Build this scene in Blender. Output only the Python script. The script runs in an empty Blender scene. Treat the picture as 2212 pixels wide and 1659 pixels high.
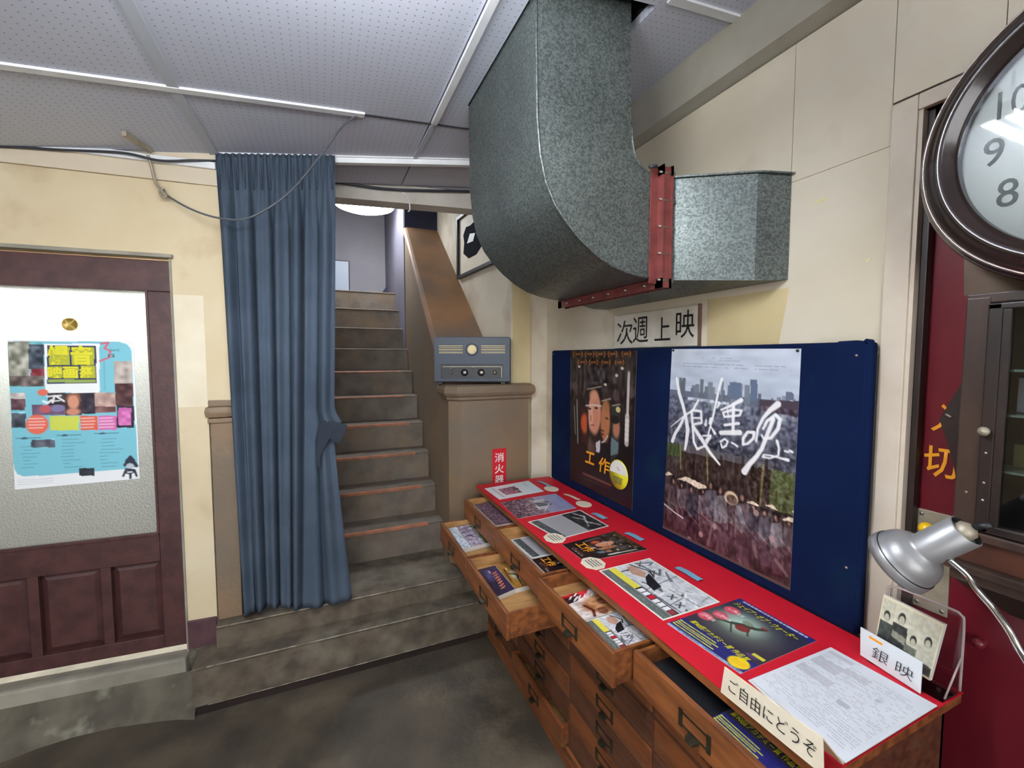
import bpy, bmesh, math, random
import numpy as np
from mathutils import Vector, Matrix
random.seed(4); np.random.seed(4)
S = bpy.context.scene
COL = S.collection

# ------------------------------------------------------------ camera, world, exposure
cd = bpy.data.cameras.new('camera'); cam = bpy.data.objects.new('camera', cd); COL.objects.link(cam)
cam.location = (0, 0, 1.6)
cam.rotation_euler = (math.radians(90 - 3.5), 0, math.radians(-23.7))
cd.sensor_fit = 'HORIZONTAL'; cd.sensor_width = 36; cd.lens = 36 * 940 / 2212
cd.clip_start = 0.02
S.camera = cam
w = bpy.data.worlds.new('world'); S.world = w; w.use_nodes = True
w.node_tree.nodes['Background'].inputs[0].default_value = (0.5, 0.55, 0.6, 1)
w.node_tree.nodes['Background'].inputs[1].default_value = 0.15
S.view_settings.view_transform = 'Standard'; S.view_settings.look = 'None'
S.view_settings.gamma = 1; S.view_settings.use_curve_mapping = False
S.view_settings.exposure = 1.38
TUBE = 47.0        # ceiling tubes of the lobby
STAIR_LAMP = 12.0
DOOR_LAMP = 60.0

# soft fill light added behind the camera
ld = bpy.data.lights.new('fill_light', 'AREA'); ld.shape = 'RECTANGLE'; ld.size = 3.4; ld.size_y = 2.0; ld.energy = 45; ld.color = (.97, .98, 1.0)
lo_ = bpy.data.objects.new('fill_light', ld); COL.objects.link(lo_); lo_.location = (-1.2, -3.1, 1.5); lo_.rotation_euler = (math.radians(90), 0, 0)

# ------------------------------------------------------------ helpers
def lin(c):
    return tuple((x / 12.92 if x <= 0.04045 else ((x + 0.055) / 1.055) ** 2.4) for x in c)
def rgb(r, g, b): return lin((r / 255, g / 255, b / 255))
MATS = {}
def mat(name, c1, c2=None, scale=5, rough=0.7, metal=0, bump=0, bscale=None, spec=0.5, detail=6, lo=0.35, hi=0.65,
        c3=None, scale3=1.5, lo3=0.5, hi3=0.7, stretch=(1, 1, 1), coat=0, emit=0, distort=0):
    m = bpy.data.materials.new(name); m.use_nodes = True; nt = m.node_tree; n = nt.nodes; L = nt.links
    b = n['Principled BSDF']; MATS[name] = m
    b.inputs['Base Color'].default_value = (*c1, 1); b.inputs['Roughness'].default_value = rough
    b.inputs['Metallic'].default_value = metal; b.inputs['Specular IOR Level'].default_value = spec
    b.inputs['Coat Weight'].default_value = coat; b.inputs['Coat Roughness'].default_value = 0.1
    if emit:
        b.inputs['Emission Color'].default_value = (*c1, 1); b.inputs['Emission Strength'].default_value = emit
    if c2 is not None or bump:
        tc = n.new('ShaderNodeTexCoord'); mp = n.new('ShaderNodeMapping'); mp.inputs['Scale'].default_value = stretch
        L.new(tc.outputs['Object'], mp.inputs[0])
        nz = n.new('ShaderNodeTexNoise'); nz.inputs['Scale'].default_value = scale; nz.inputs['Detail'].default_value = detail
        nz.inputs['Distortion'].default_value = distort
        L.new(mp.outputs[0], nz.inputs['Vector'])
        col = None
        if c2 is not None:
            mr = n.new('ShaderNodeMapRange'); mr.inputs[1].default_value = lo; mr.inputs[2].default_value = hi
            L.new(nz.outputs[0], mr.inputs[0])
            mx = n.new('ShaderNodeMix'); mx.data_type = 'RGBA'; mx.inputs[6].default_value = (*c1, 1); mx.inputs[7].default_value = (*c2, 1)
            L.new(mr.outputs[0], mx.inputs[0]); col = mx.outputs[2]
            if c3 is not None:
                n3 = n.new('ShaderNodeTexNoise'); n3.inputs['Scale'].default_value = scale3; n3.inputs['Detail'].default_value = 8
                L.new(mp.outputs[0], n3.inputs['Vector'])
                m3 = n.new('ShaderNodeMapRange'); m3.inputs[1].default_value = lo3; m3.inputs[2].default_value = hi3
                L.new(n3.outputs[0], m3.inputs[0])
                x3 = n.new('ShaderNodeMix'); x3.data_type = 'RGBA'; x3.inputs[7].default_value = (*c3, 1)
                L.new(m3.outputs[0], x3.inputs[0]); L.new(col, x3.inputs[6]); col = x3.outputs[2]
            L.new(col, b.inputs['Base Color'])
        if bump:
            nb = nz
            if bscale:
                nb = n.new('ShaderNodeTexNoise'); nb.inputs['Scale'].default_value = bscale; nb.inputs['Detail'].default_value = 4
                L.new(mp.outputs[0], nb.inputs['Vector'])
            bp = n.new('ShaderNodeBump'); bp.inputs['Strength'].default_value = bump; bp.inputs['Distance'].default_value = 0.01
            L.new(nb.outputs[0], bp.inputs['Height']); L.new(bp.outputs[0], b.inputs['Normal'])
    return m

class MB:
    """collects geometry for ONE mesh object"""
    def __init__(s): s.v = []; s.f = []; s.sm = []
    def add(s, vs, fs, smooth=False):
        o = len(s.v); s.v += [tuple(v) for v in vs]; s.f += [tuple(i + o for i in f) for f in fs]; s.sm += [smooth] * len(fs)
        return s
    def box(s, x0, x1, y0, y1, z0, z1):
        v = [(x, y, z) for x in (x0, x1) for y in (y0, y1) for z in (z0, z1)]
        return s.add(v, [(0, 1, 3, 2), (4, 6, 7, 5), (0, 4, 5, 1), (2, 3, 7, 6), (0, 2, 6, 4), (1, 5, 7, 3)])
    def bbox(s, x0, x1, y0, y1, z0, z1, b=0.003):
        bm = bmesh.new(); bmesh.ops.create_cube(bm, size=1)
        for v in bm.verts: v.co = ((x0 + x1) / 2 + v.co.x * (x1 - x0), (y0 + y1) / 2 + v.co.y * (y1 - y0), (z0 + z1) / 2 + v.co.z * (z1 - z0))
        bmesh.ops.bevel(bm, geom=bm.edges[:], offset=b, segments=2, affect='EDGES', profile=0.6)
        bm.verts.index_update()
        s.add([v.co[:] for v in bm.verts], [[v.index for v in f.verts] for f in bm.faces]); bm.free(); return s
    def prism(s, a, b):
        """a, b : two corresponding rings of points"""
        n = len(a); s.add(list(a) + list(b), [tuple(range(n))[::-1], tuple(range(n, 2 * n))] + [(i, (i + 1) % n, n + (i + 1) % n, n + i) for i in range(n)])
        return s
    def tube(s, pts, r, seg=10, smooth=True, cap=True):
        pts = [Vector(p) for p in pts]; rs = r if isinstance(r, (list, tuple)) else [r] * len(pts)
        rings = []; up = None
        for i, p in enumerate(pts):
            d = (pts[min(i + 1, len(pts) - 1)] - pts[max(i - 1, 0)]).normalized()
            if up is None: up = Vector((0, 0, 1)) if abs(d.z) < 0.9 else Vector((1, 0, 0))
            a = d.cross(up).normalized(); up = a.cross(d).normalized()
            rings.append([p + (a * math.cos(t) + up * math.sin(t)) * rs[i] for t in [2 * math.pi * k / seg for k in range(seg)]])
        vs = [v for rr in rings for v in rr]; fs = []
        for i in range(len(pts) - 1):
            for k in range(seg): fs.append((i * seg + k, i * seg + (k + 1) % seg, (i + 1) * seg + (k + 1) % seg, (i + 1) * seg + k))
        if cap: fs += [tuple(range(seg))[::-1], tuple(range((len(pts) - 1) * seg, len(pts) * seg))]
        return s.add(vs, fs, smooth)
    def lathe(s, c, axis, prof, seg=40, smooth=True):
        """prof : (radius, distance along axis)"""
        c = Vector(c); ax = Vector(axis).normalized(); a = ax.orthogonal().normalized(); b = ax.cross(a)
        vs = []; fs = []
        for (r, h) in prof:
            for k in range(seg):
                t = 2 * math.pi * k / seg; vs.append(c + ax * h + (a * math.cos(t) + b * math.sin(t)) * max(r, 1e-4))
        for i in range(len(prof) - 1):
            for k in range(seg): fs.append((i * seg + k, i * seg + (k + 1) % seg, (i + 1) * seg + (k + 1) % seg, (i + 1) * seg + k))
        return s.add(vs, fs, smooth)
    def mesh(s, name):
        me = bpy.data.meshes.new(name); me.from_pydata(s.v, [], s.f); me.update()
        bm = bmesh.new(); bm.from_mesh(me); bmesh.ops.recalc_face_normals(bm, faces=bm.faces[:]); bm.to_mesh(me); bm.free()
        me.polygons.foreach_set('use_smooth', s.sm)
        return me
def link(name, me, m, parent=None, loc=None, rz=0):
    o = bpy.data.objects.new(name, me)
    if m is not None:
        me.materials.clear(); me.materials.append(m)
    COL.objects.link(o)
    if parent is not None: o.parent = parent
    if loc is not None: o.location = loc
    if rz: o.rotation_euler = (0, 0, rz)
    return o
def obj(name, mb, m, parent=None, loc=None, rz=0): return link(name, mb.mesh(name), m, parent, loc, rz)
def empty(name, loc=(0, 0, 0), rz=0):
    o = bpy.data.objects.new(name, None); COL.objects.link(o); o.location = loc; o.rotation_euler = (0, 0, rz); o.empty_display_size = 0.05
    return o
def tag(o, label=None, cat=None, group=None, kind=None):
    if label: o['label'] = label
    if cat: o['category'] = cat
    if group: o['group'] = group
    if kind: o['kind'] = kind
    return o
def struct(o): o['kind'] = 'structure'; return o

# ---- lettering: text turned to a mesh and fitted in the frame O + R*w, U*h
def lettering(txt, O, R, U, w_, h_, m, parent, name='lettering', ext=0.0006, shear=0, bold=0, line=1.0):
    cu = bpy.data.curves.new('t', 'FONT'); cu.body = txt; cu.size = 1; cu.resolution_u = 3; cu.offset = bold; cu.space_line = line
    o = bpy.data.objects.new('t', cu); COL.objects.link(o)
    dg = bpy.context.evaluated_depsgraph_get(); me = bpy.data.meshes.new_from_object(o.evaluated_get(dg))
    bpy.data.objects.remove(o); bpy.data.curves.remove(cu)
    n = len(me.vertices)
    if n == 0: return None
    co = np.empty(n * 3); me.vertices.foreach_get('co', co); co = co.reshape(-1, 3)
    mn = co.min(0); mx = co.max(0); u = (co[:, 0] - mn[0]) / max(mx[0] - mn[0], 1e-6); v = (co[:, 1] - mn[1]) / max(mx[1] - mn[1], 1e-6)
    u = u + shear * v
    O, R, U = (np.array(q, float) for q in (O, R, U)); R /= np.linalg.norm(R); U /= np.linalg.norm(U); N = np.cross(R, U)
    P = O + np.outer(u * w_, R) + np.outer(v * h_, U) + N * ext
    P0 = P[0].copy(); me.vertices.foreach_set('co', P.ravel()); me.update(); me.materials.clear(); me.materials.append(m)
    me.name = name
    q = bpy.data.objects.new(name, me); COL.objects.link(q); q.parent = parent
    return q

# ---- printed sheets: a fine mesh whose vertices carry the print's colours
def homography(src, dst=((0, 0), (1, 0), (1, 1), (0, 1))):
    A = []
    for (x, y), (u, v) in zip(src, dst):
        A.append([x, y, 1, 0, 0, 0, -u * x, -u * y, -u]); A.append([0, 0, 0, x, y, 1, -v * x, -v * y, -v])
    return np.linalg.svd(np.array(A, float))[2][-1].reshape(3, 3)
class Canvas:
    def __init__(s, w_, h_, bg, src=None):
        s.w, s.h = w_, h_; s.a = np.empty((h_, w_, 3)); s.a[:] = np.array(bg) / 255.
        s.U, s.V = np.meshgrid((np.arange(w_) + .5) / w_, (np.arange(h_) + .5) / h_)
        s.H = homography(src) if src else None; s.asp = h_ / w_
    def m(s, p):
        if s.H is None: return p
        q = s.H @ np.array([p[0], p[1], 1.0]); return (q[0] / q[2], q[1] / q[2])
    def blend(s, k, c): k = np.clip(k, 0, 1)[..., None]; s.a = s.a * (1 - k) + np.array(c) / 255. * k
    def rect(s, x0, y0, x1, y1, c, a=1): s.blend(((s.U >= x0) & (s.U < x1) & (s.V >= y0) & (s.V < y1)) * a, c)
    def ell(s, x, y, rx, ry, c, a=1, soft=0.15):
        d = np.sqrt(((s.U - x) / rx) ** 2 + ((s.V - y) / ry) ** 2); s.blend((1 - d) / soft * a if a == 1 else np.clip((1 - d) / soft, 0, 1) * a, c)
    def poly(s, pts, c, a=1):
        pts = [s.m(p) for p in pts]; k = np.zeros_like(s.U, bool); n = len(pts)
        for i in range(n):
            (x0, y0), (x1, y1) = pts[i], pts[(i + 1) % n]
            if y0 == y1: continue
            cr = (s.V > min(y0, y1)) & (s.V <= max(y0, y1)) & (s.U < (x1 - x0) * (s.V - y0) / (y1 - y0) + x0); k ^= cr
        s.blend(k * a, c)
    def line(s, pts, wd, c, a=1):
        pts = [s.m(p) for p in pts]; n = len(pts); best = np.zeros_like(s.U)
        for i in range(n - 1):
            (x0, y0), (x1, y1) = pts[i], pts[i + 1]
            w0 = wd[i] if isinstance(wd, (list, tuple)) else wd; w1 = wd[i + 1] if isinstance(wd, (list, tuple)) else wd
            dx, dy = x1 - x0, (y1 - y0) * s.asp; l2 = dx * dx + dy * dy + 1e-12
            t = np.clip(((s.U - x0) * dx + (s.V - y0) * s.asp * dy) / l2, 0, 1)
            d = np.hypot(s.U - x0 - t * dx, (s.V - y0) * s.asp - t * dy); ww = (w0 + (w1 - w0) * t) / 2
            best = np.maximum(best, np.clip((ww - d) * s.w + .5, 0, 1))
        s.blend(best * a, c)
    def vgrad(s, y0, y1, c0, c1, x0=0, x1=1):
        t = np.clip((s.V - y0) / (y1 - y0), 0, 1)[..., None]; c = (np.array(c0) * (1 - t) + np.array(c1) * t) / 255.
        k = ((s.V >= y0) & (s.V < y1) & (s.U >= x0) & (s.U < x1))[..., None]; s.a = np.where(k, c, s.a)
    def noise(s, amp, sx=3, sy=3, x0=0, y0=0, x1=1, y1=1):
        r = np.random.rand(max(2, int(s.h / sy)) + 2, max(2, int(s.w / sx)) + 2) - .5
        yi = np.clip(s.V * (r.shape[0] - 2), 0, r.shape[0] - 2); xi = np.clip(s.U * (r.shape[1] - 2), 0, r.shape[1] - 2)
        y_, x_ = yi.astype(int), xi.astype(int); fy, fx = yi - y_, xi - x_
        n_ = (r[y_, x_] * (1 - fx) + r[y_, x_ + 1] * fx) * (1 - fy) + (r[y_ + 1, x_] * (1 - fx) + r[y_ + 1, x_ + 1] * fx) * fy
        k = ((s.V >= y0) & (s.V < y1) & (s.U >= x0) & (s.U < x1)); s.a = np.clip(s.a + (n_ * k * amp / 255. * 2)[..., None], 0, 1)
    def dashes(s, x0, y0, x1, rows, dy, c, th=0.004, a=.8, fill=.7):
        for i in range(rows):
            x = x0; y = y0 + i * dy
            while x < x1:
                l = random.uniform(.015, .06)
                if random.random() < fill: s.rect(x, y, min(x + l, x1), y + th, c, a)
                x += l + .008
printm = {}
def print_mat(gloss):
    if gloss not in printm:
        m = bpy.data.materials.new('printed_paper'); m.use_nodes = True; n = m.node_tree.nodes; at = n.new('ShaderNodeAttribute'); at.attribute_name = 'ink'
        b = n['Principled BSDF']; m.node_tree.links.new(at.outputs['Color'], b.inputs['Base Color']); b.inputs['Roughness'].default_value = gloss
        b.inputs['Specular IOR Level'].default_value = 0.35
        printm[gloss] = m
    return printm[gloss]
def sheet(name, cv, corners, th=0.0006, parent=None, gloss=0.45, warp=None):
    """corners TL, TR, BR, BL as seen from the printed side; body of thickness th behind it"""
    TL, TR, BR, BL = (np.array(c, float) for c in corners); W, H_ = cv.w, cv.h
    u, v = np.meshgrid(np.linspace(0, 1, W), np.linspace(0, 1, H_)); u = u[..., None]; v = v[..., None]
    P = (TL * (1 - u) + TR * u) * (1 - v) + (BL * (1 - u) + BR * u) * v
    N = np.cross(TR - TL, TL - BL); N /= np.linalg.norm(N)
    if warp is not None: P = P + N * warp(u, v)
    nv = W * H_; V = P.reshape(-1, 3); idx = np.arange(nv).reshape(H_, W)
    q = np.stack([idx[:-1, :-1], idx[1:, :-1], idx[1:, 1:], idx[:-1, 1:]], -1).reshape(-1, 4)
    ring = list(idx[0, :]) + list(idx[1:, -1]) + list(idx[-1, -2::-1]) + list(idx[-2:0:-1, 0])
    side = V[ring]; low = side - N * th; n = len(ring)
    V2 = np.vstack([V, side, low, low.mean(0)[None]])
    fs = q.tolist(); a = nv; b = nv + n
    if warp is not None:
        V2 = np.vstack([V, V - N * th]); fs += (q[:, ::-1] + nv).tolist()
        for i in range(n): j = (i + 1) % n; fs.append([ring[i], ring[j], ring[j] + nv, ring[i] + nv])
    else:
        for i in range(n):
            j = (i + 1) % n; fs.append([a + i, a + j, b + j, b + i]); fs.append([b + i, b + j, nv + 2 * n])
    me = bpy.data.meshes.new(name); me.from_pydata(V2.tolist(), [], fs); me.update()
    c = cv.a.reshape(-1, 3); c = np.where(c <= 0.04045, c / 12.92, ((c + .055) / 1.055) ** 2.4)
    allc = np.ones((len(V2), 4)); allc[:nv, :3] = c; allc[nv:, :3] = (.7, .7, .67)
    at = me.color_attributes.new('ink', 'FLOAT_COLOR', 'POINT'); at.data.foreach_set('color', allc.ravel())
    return link(name, me, print_mat(gloss), parent)

# ------------------------------------------------------------ materials
M_wall_l = mat('cream_plaster', rgb(218, 204, 172), rgb(206, 188, 152), 2.2, .8, c3=rgb(190, 168, 134), scale3=4, lo3=.56, hi3=.75, bump=.12, bscale=18)
M_wall_u = mat('pale_plaster', rgb(216, 204, 182), rgb(206, 192, 168), 2.2, .8, bump=.1, bscale=18)
M_wall_r = mat('grey_cream_plaster', rgb(218, 209, 190), rgb(204, 192, 168), 1.8, .75, c3=rgb(158, 142, 116), scale3=2.6, lo3=.55, hi3=.82, bump=.1, bscale=14)
M_wall_y = mat('yellowed_plaster', rgb(212, 196, 150), rgb(190, 172, 130), 2.5, .8, bump=.1, bscale=14)
M_white = mat('white_paint', rgb(240, 241, 243), rgb(222, 224, 228), 6, .5)
M_grey_strip = mat('grey_batten', rgb(190, 196, 206), None, rough=.6)
M_dark = mat('dark_void', rgb(22, 26, 34), None, rough=.9)
M_trim = mat('cream_trim', rgb(214, 202, 184), rgb(196, 182, 164), 5, .6)
M_beam = mat('beam_plaster', rgb(176, 172, 160), rgb(156, 150, 136), 3, .8)
M_stone = mat('worn_concrete', rgb(114, 104, 94), rgb(92, 83, 74), 9, .75, c3=rgb(122, 103, 82), scale3=4, lo3=.5, hi3=.75, bump=.3, bscale=60)
M_stone_d = mat('dirty_concrete', rgb(104, 93, 78), rgb(72, 65, 55), 12, .75, c3=rgb(118, 110, 96), scale3=5, lo3=.5, hi3=.7, bump=.35, bscale=50)
M_para = mat('brown_stone', rgb(134, 110, 84), rgb(118, 102, 84), 3, .55, c3=rgb(110, 102, 90), scale3=2, lo3=.45, hi3=.7, bump=.2, bscale=60)
M_floor = mat('floor_concrete', rgb(84, 75, 62), rgb(58, 52, 44), 4, .62, c3=rgb(116, 106, 88), scale3=2.2, lo3=.52, hi3=.72, bump=.3, bscale=40, detail=10)
M_ramp = mat('patched_concrete', rgb(98, 91, 76), rgb(70, 65, 54), 9, .7, c3=rgb(140, 136, 120), scale3=8, lo3=.58, hi3=.75, bump=.4, bscale=30, detail=10)
M_sill = mat('threshold_concrete', rgb(158, 152, 138), rgb(128, 124, 112), 6, .7, bump=.2, bscale=40)
M_orange = mat('worn_orange_strip', rgb(168, 104, 74), rgb(130, 92, 72), 20, .7)
M_door = mat('maroon_paint', rgb(84, 52, 50), rgb(66, 40, 40), 14, .42, bump=.08, bscale=60)
M_wood = mat('orange_wood', rgb(150, 90, 48), rgb(110, 64, 36), 6, .42, stretch=(6, 1, 8), c3=rgb(88, 50, 32), scale3=3, lo3=.52, hi3=.75, bump=.08)
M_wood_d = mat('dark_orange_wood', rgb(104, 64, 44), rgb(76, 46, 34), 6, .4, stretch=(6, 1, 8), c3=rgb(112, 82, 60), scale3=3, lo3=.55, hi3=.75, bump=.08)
M_wood_l = mat('pale_drawer_wood', rgb(186, 142, 88), rgb(158, 116, 70), 6, .6, stretch=(2, 8, 8))
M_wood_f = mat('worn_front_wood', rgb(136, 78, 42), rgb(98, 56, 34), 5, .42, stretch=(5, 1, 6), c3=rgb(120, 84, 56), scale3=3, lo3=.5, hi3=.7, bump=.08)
M_brass = mat('aged_bronze', rgb(92, 86, 68), rgb(66, 64, 54), 30, .4, metal=.8)
M_redtop = mat('red_sheet', rgb(208, 28, 48), rgb(198, 24, 42), 300, .55, bump=.05, bscale=400, spec=.3)
M_navy = mat('navy_velvet', rgb(18, 32, 68), rgb(14, 26, 58), 3, .9, c3=rgb(24, 50, 64), scale3=2.2, lo3=.52, hi3=.75, spec=.06)
M_curtain = mat('blue_grey_curtain', rgb(78, 90, 105), rgb(66, 78, 92), 4, .9, bump=.1, bscale=300, spec=.15)
M_redpaint = mat('gloss_red_paint', rgb(112, 28, 40), rgb(92, 22, 32), 3, .28, bump=.05, bscale=8)
M_brown_dk = mat('dark_case_wood', rgb(74, 55, 46), rgb(54, 40, 34), 5, .4, stretch=(4, 4, 1))
M_brown_vd = mat('very_dark_wood', rgb(48, 36, 32), rgb(34, 26, 24), 5, .4)
M_clock = mat('dark_brown_lacquer', rgb(46, 34, 31), rgb(36, 27, 25), 8, .22, coat=.5)
M_face = mat('clock_white', rgb(252, 253, 252), None, rough=.4)
M_ink = mat('black_ink', rgb(28, 28, 30), None, rough=.5)
M_ink_g = mat('grey_ink', rgb(74, 78, 78), None, rough=.5)
M_inkw = mat('white_ink', rgb(238, 236, 230), None, rough=.5)
M_inko = mat('orange_ink', rgb(240, 160, 30), None, rough=.5)
M_inky = mat('yellow_ink', rgb(226, 220, 40), None, rough=.5)
M_inkp = mat('pink_ink', rgb(226, 96, 110), None, rough=.5)
M_silver = mat('silver_paint', rgb(150, 150, 151), None, rough=.38, metal=.4)
M_chrome = mat('chrome', rgb(220, 222, 224), None, rough=.12, metal=1)
M_bolt = mat('steel_bolt', rgb(150, 140, 132), None, rough=.4, metal=.8)
M_redox = mat('red_oxide_steel', rgb(132, 66, 62), rgb(108, 52, 50), 20, .5, bump=.1, bscale=40)
M_radio = mat('slate_enamel', rgb(48, 60, 76), rgb(44, 55, 70), 12, .45, bump=.05, bscale=200)
M_black = mat('black_plastic', rgb(30, 32, 36), None, rough=.45)
M_cream = mat('cream_dial', rgb(218, 200, 150), None, rough=.4)
M_paper = mat('cream_card', rgb(236, 226, 204), rgb(228, 216, 192), 10, .6)
M_paperw = mat('white_card', rgb(226, 232, 236), None, rough=.5)
M_redsign = mat('sign_red', rgb(208, 36, 48), None, rough=.4)
M_enamel = mat('white_enamel', rgb(226, 222, 210), rgb(200, 194, 178), 8, .3)
M_tape = mat('blue_tape', rgb(120, 172, 196), None, rough=.5)
M_tapeb = mat('beige_tape', rgb(226, 214, 186), None, rough=.5)
M_cable = mat('cable_grey', rgb(86, 90, 98), None, rough=.5)
M_cabled = mat('cable_dark', rgb(48, 50, 58), None, rough=.5)
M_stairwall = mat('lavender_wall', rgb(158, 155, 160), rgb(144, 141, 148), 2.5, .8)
M_bluedark = mat('dark_blue_finish', rgb(62, 66, 92), rgb(52, 56, 80), 3, .8)  # dark blue tone of the recess panel and upper stringer
M_plate = mat('beige_metal_plate', rgb(176, 166, 146), rgb(150, 140, 122), 20, .45, metal=.3)
M_yel = mat('yellow_plastic', rgb(238, 190, 20), None, rough=.3)
M_mauve = mat('mauve_skirting', rgb(92, 62, 66), rgb(70, 46, 52), 10, .5)
M_mirrorp = mat('pale_blue_panel', rgb(172, 184, 200), None, rough=.4)

def emis(name, c, s):
    m = bpy.data.materials.new(name); m.use_nodes = True; n = m.node_tree.nodes; n.clear()
    e = n.new('ShaderNodeEmission'); e.inputs[0].default_value = (*c, 1); e.inputs[1].default_value = s; o = n.new('ShaderNodeOutputMaterial')
    m.node_tree.links.new(e.outputs[0], o.inputs[0]); return m
def clear_glass(name, tint=(1, 1, 1), rough=.02):
    m = bpy.data.materials.new(name); m.use_nodes = True; n = m.node_tree.nodes; L = m.node_tree.links; n.clear()
    t = n.new('ShaderNodeBsdfTransparent'); t.inputs[0].default_value = (*tint, 1); g = n.new('ShaderNodeBsdfGlossy'); g.inputs['Roughness'].default_value = rough
    fr = n.new('ShaderNodeFresnel'); fr.inputs[0].default_value = 1.5; mx = n.new('ShaderNodeMixShader'); o = n.new('ShaderNodeOutputMaterial')
    L.new(fr.outputs[0], mx.inputs[0]); L.new(t.outputs[0], mx.inputs[1]); L.new(g.outputs[0], mx.inputs[2]); L.new(mx.outputs[0], o.inputs[0]); return m
M_glass = clear_glass('clear_glass')
# frosted, figured glass
M_frost = bpy.data.materials.new('frosted_glass'); M_frost.use_nodes = True
_n = M_frost.node_tree.nodes; _L = M_frost.node_tree.links; _n.clear()
_t = _n.new('ShaderNodeBsdfTranslucent'); _t.inputs[0].default_value = (.82, .86, .84, 1)
_d = _n.new('ShaderNodeBsdfDiffuse'); _d.inputs[0].default_value = (.34, .33, .30, 1)
_g = _n.new('ShaderNodeBsdfGlossy'); _g.inputs['Roughness'].default_value = .35
_m1 = _n.new('ShaderNodeMixShader'); _m1.inputs[0].default_value = .5; _m2 = _n.new('ShaderNodeMixShader'); _m2.inputs[0].default_value = .08
_o = _n.new('ShaderNodeOutputMaterial'); _tc = _n.new('ShaderNodeTexCoord'); _v = _n.new('ShaderNodeTexVoronoi'); _v.inputs['Scale'].default_value = 110
_b = _n.new('ShaderNodeBump'); _b.inputs['Strength'].default_value = .5; _b.inputs['Distance'].default_value = .004
_L.new(_tc.outputs['Object'], _v.inputs['Vector']); _L.new(_v.outputs[0], _b.inputs['Height'])
for q in (_t, _d, _g): _L.new(_b.outputs[0], q.inputs['Normal'])
_L.new(_d.outputs[0], _m1.inputs[1]); _L.new(_t.outputs[0], _m1.inputs[2]); _L.new(_m1.outputs[0], _m2.inputs[1]); _L.new(_g.outputs[0], _m2.inputs[2]); _L.new(_m2.outputs[0], _o.inputs[0])
# galvanised sheet with spangle
M_galv = bpy.data.materials.new('galvanised_sheet'); M_galv.use_nodes = True
_n = M_galv.node_tree.nodes; _L = M_galv.node_tree.links; _p = _n['Principled BSDF']
_tc = _n.new('ShaderNodeTexCoord'); _v = _n.new('ShaderNodeTexVoronoi'); _v.inputs['Scale'].default_value = 190
_v2 = _n.new('ShaderNodeTexNoise'); _v2.inputs['Scale'].default_value = 5; _v2.inputs['Detail'].default_value = 5
_v3 = _n.new('ShaderNodeTexNoise'); _v3.inputs['Scale'].default_value = 90; _v3.inputs['Detail'].default_value = 3
_r = _n.new('ShaderNodeValToRGB'); _r.color_ramp.elements[0].position = .1; _r.color_ramp.elements[0].color = (*rgb(84, 92, 90), 1)
_r.color_ramp.elements[1].position = .95; _r.color_ramp.elements[1].color = (*rgb(124, 132, 129), 1)
_sp = _n.new('ShaderNodeSeparateColor'); _mx = _n.new('ShaderNodeMix'); _mx.data_type = 'RGBA'; _mx.blend_type = 'MULTIPLY'; _mx.inputs[0].default_value = .5
_L.new(_tc.outputs['Object'], _v.inputs['Vector']); _L.new(_tc.outputs['Object'], _v2.inputs['Vector']); _L.new(_tc.outputs['Object'], _v3.inputs['Vector'])
_L.new(_v.outputs['Color'], _sp.inputs[0]); _L.new(_sp.outputs[0], _r.inputs[0]); _L.new(_r.outputs[0], _mx.inputs[6])
_r2 = _n.new('ShaderNodeMapRange'); _r2.inputs[1].default_value = .3; _r2.inputs[2].default_value = .7; _r2.inputs[3].default_value = .55; _r2.inputs[4].default_value = 1
_L.new(_v2.outputs[0], _r2.inputs[0]); _L.new(_r2.outputs[0], _mx.inputs[7]); _L.new(_mx.outputs[2], _p.inputs['Base Color'])
_p.inputs['Metallic'].default_value = .55
_r3 = _n.new('ShaderNodeMapRange'); _r3.inputs[3].default_value = .34; _r3.inputs[4].default_value = .5; _L.new(_sp.outputs[1], _r3.inputs[0]); _L.new(_r3.outputs[0], _p.inputs['Roughness'])
# perforated ceiling board : rows of small punched holes
M_ceil = bpy.data.materials.new('perforated_board'); M_ceil.use_nodes = True
_n = M_ceil.node_tree.nodes; _L = M_ceil.node_tree.links; _p = _n['Principled BSDF']; _p.inputs['Roughness'].default_value = .7
_tc = _n.new('ShaderNodeTexCoord'); _vm = _n.new('ShaderNodeVectorMath'); _vm.operation = 'SCALE'; _vm.inputs['Scale'].default_value = 1 / .0245
_fr = _n.new('ShaderNodeVectorMath'); _fr.operation = 'FRACTION'; _sb = _n.new('ShaderNodeVectorMath'); _sb.operation = 'SUBTRACT'; _sb.inputs[1].default_value = (.5, .5, 0)
_ml = _n.new('ShaderNodeVectorMath'); _ml.operation = 'MULTIPLY'; _ml.inputs[1].default_value = (1, 1, 0); _ln = _n.new('ShaderNodeVectorMath'); _ln.operation = 'LENGTH'
_L.new(_tc.outputs['Object'], _vm.inputs[0]); _L.new(_vm.outputs[0], _fr.inputs[0]); _L.new(_fr.outputs[0], _sb.inputs[0]); _L.new(_sb.outputs[0], _ml.inputs[0]); _L.new(_ml.outputs[0], _ln.inputs[0])
_mr = _n.new('ShaderNodeMapRange'); _mr.inputs[1].default_value = .07; _mr.inputs[2].default_value = .13; _L.new(_ln.outputs['Value'], _mr.inputs[0])
_nz = _n.new('ShaderNodeTexNoise'); _nz.inputs['Scale'].default_value = 1.5; _L.new(_tc.outputs['Object'], _nz.inputs['Vector'])
_a = _n.new('ShaderNodeMix'); _a.data_type = 'RGBA'; _a.inputs[6].default_value = (*rgb(198, 204, 220), 1); _a.inputs[7].default_value = (*rgb(212, 214, 228), 1); _L.new(_nz.outputs[0], _a.inputs[0])
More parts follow.
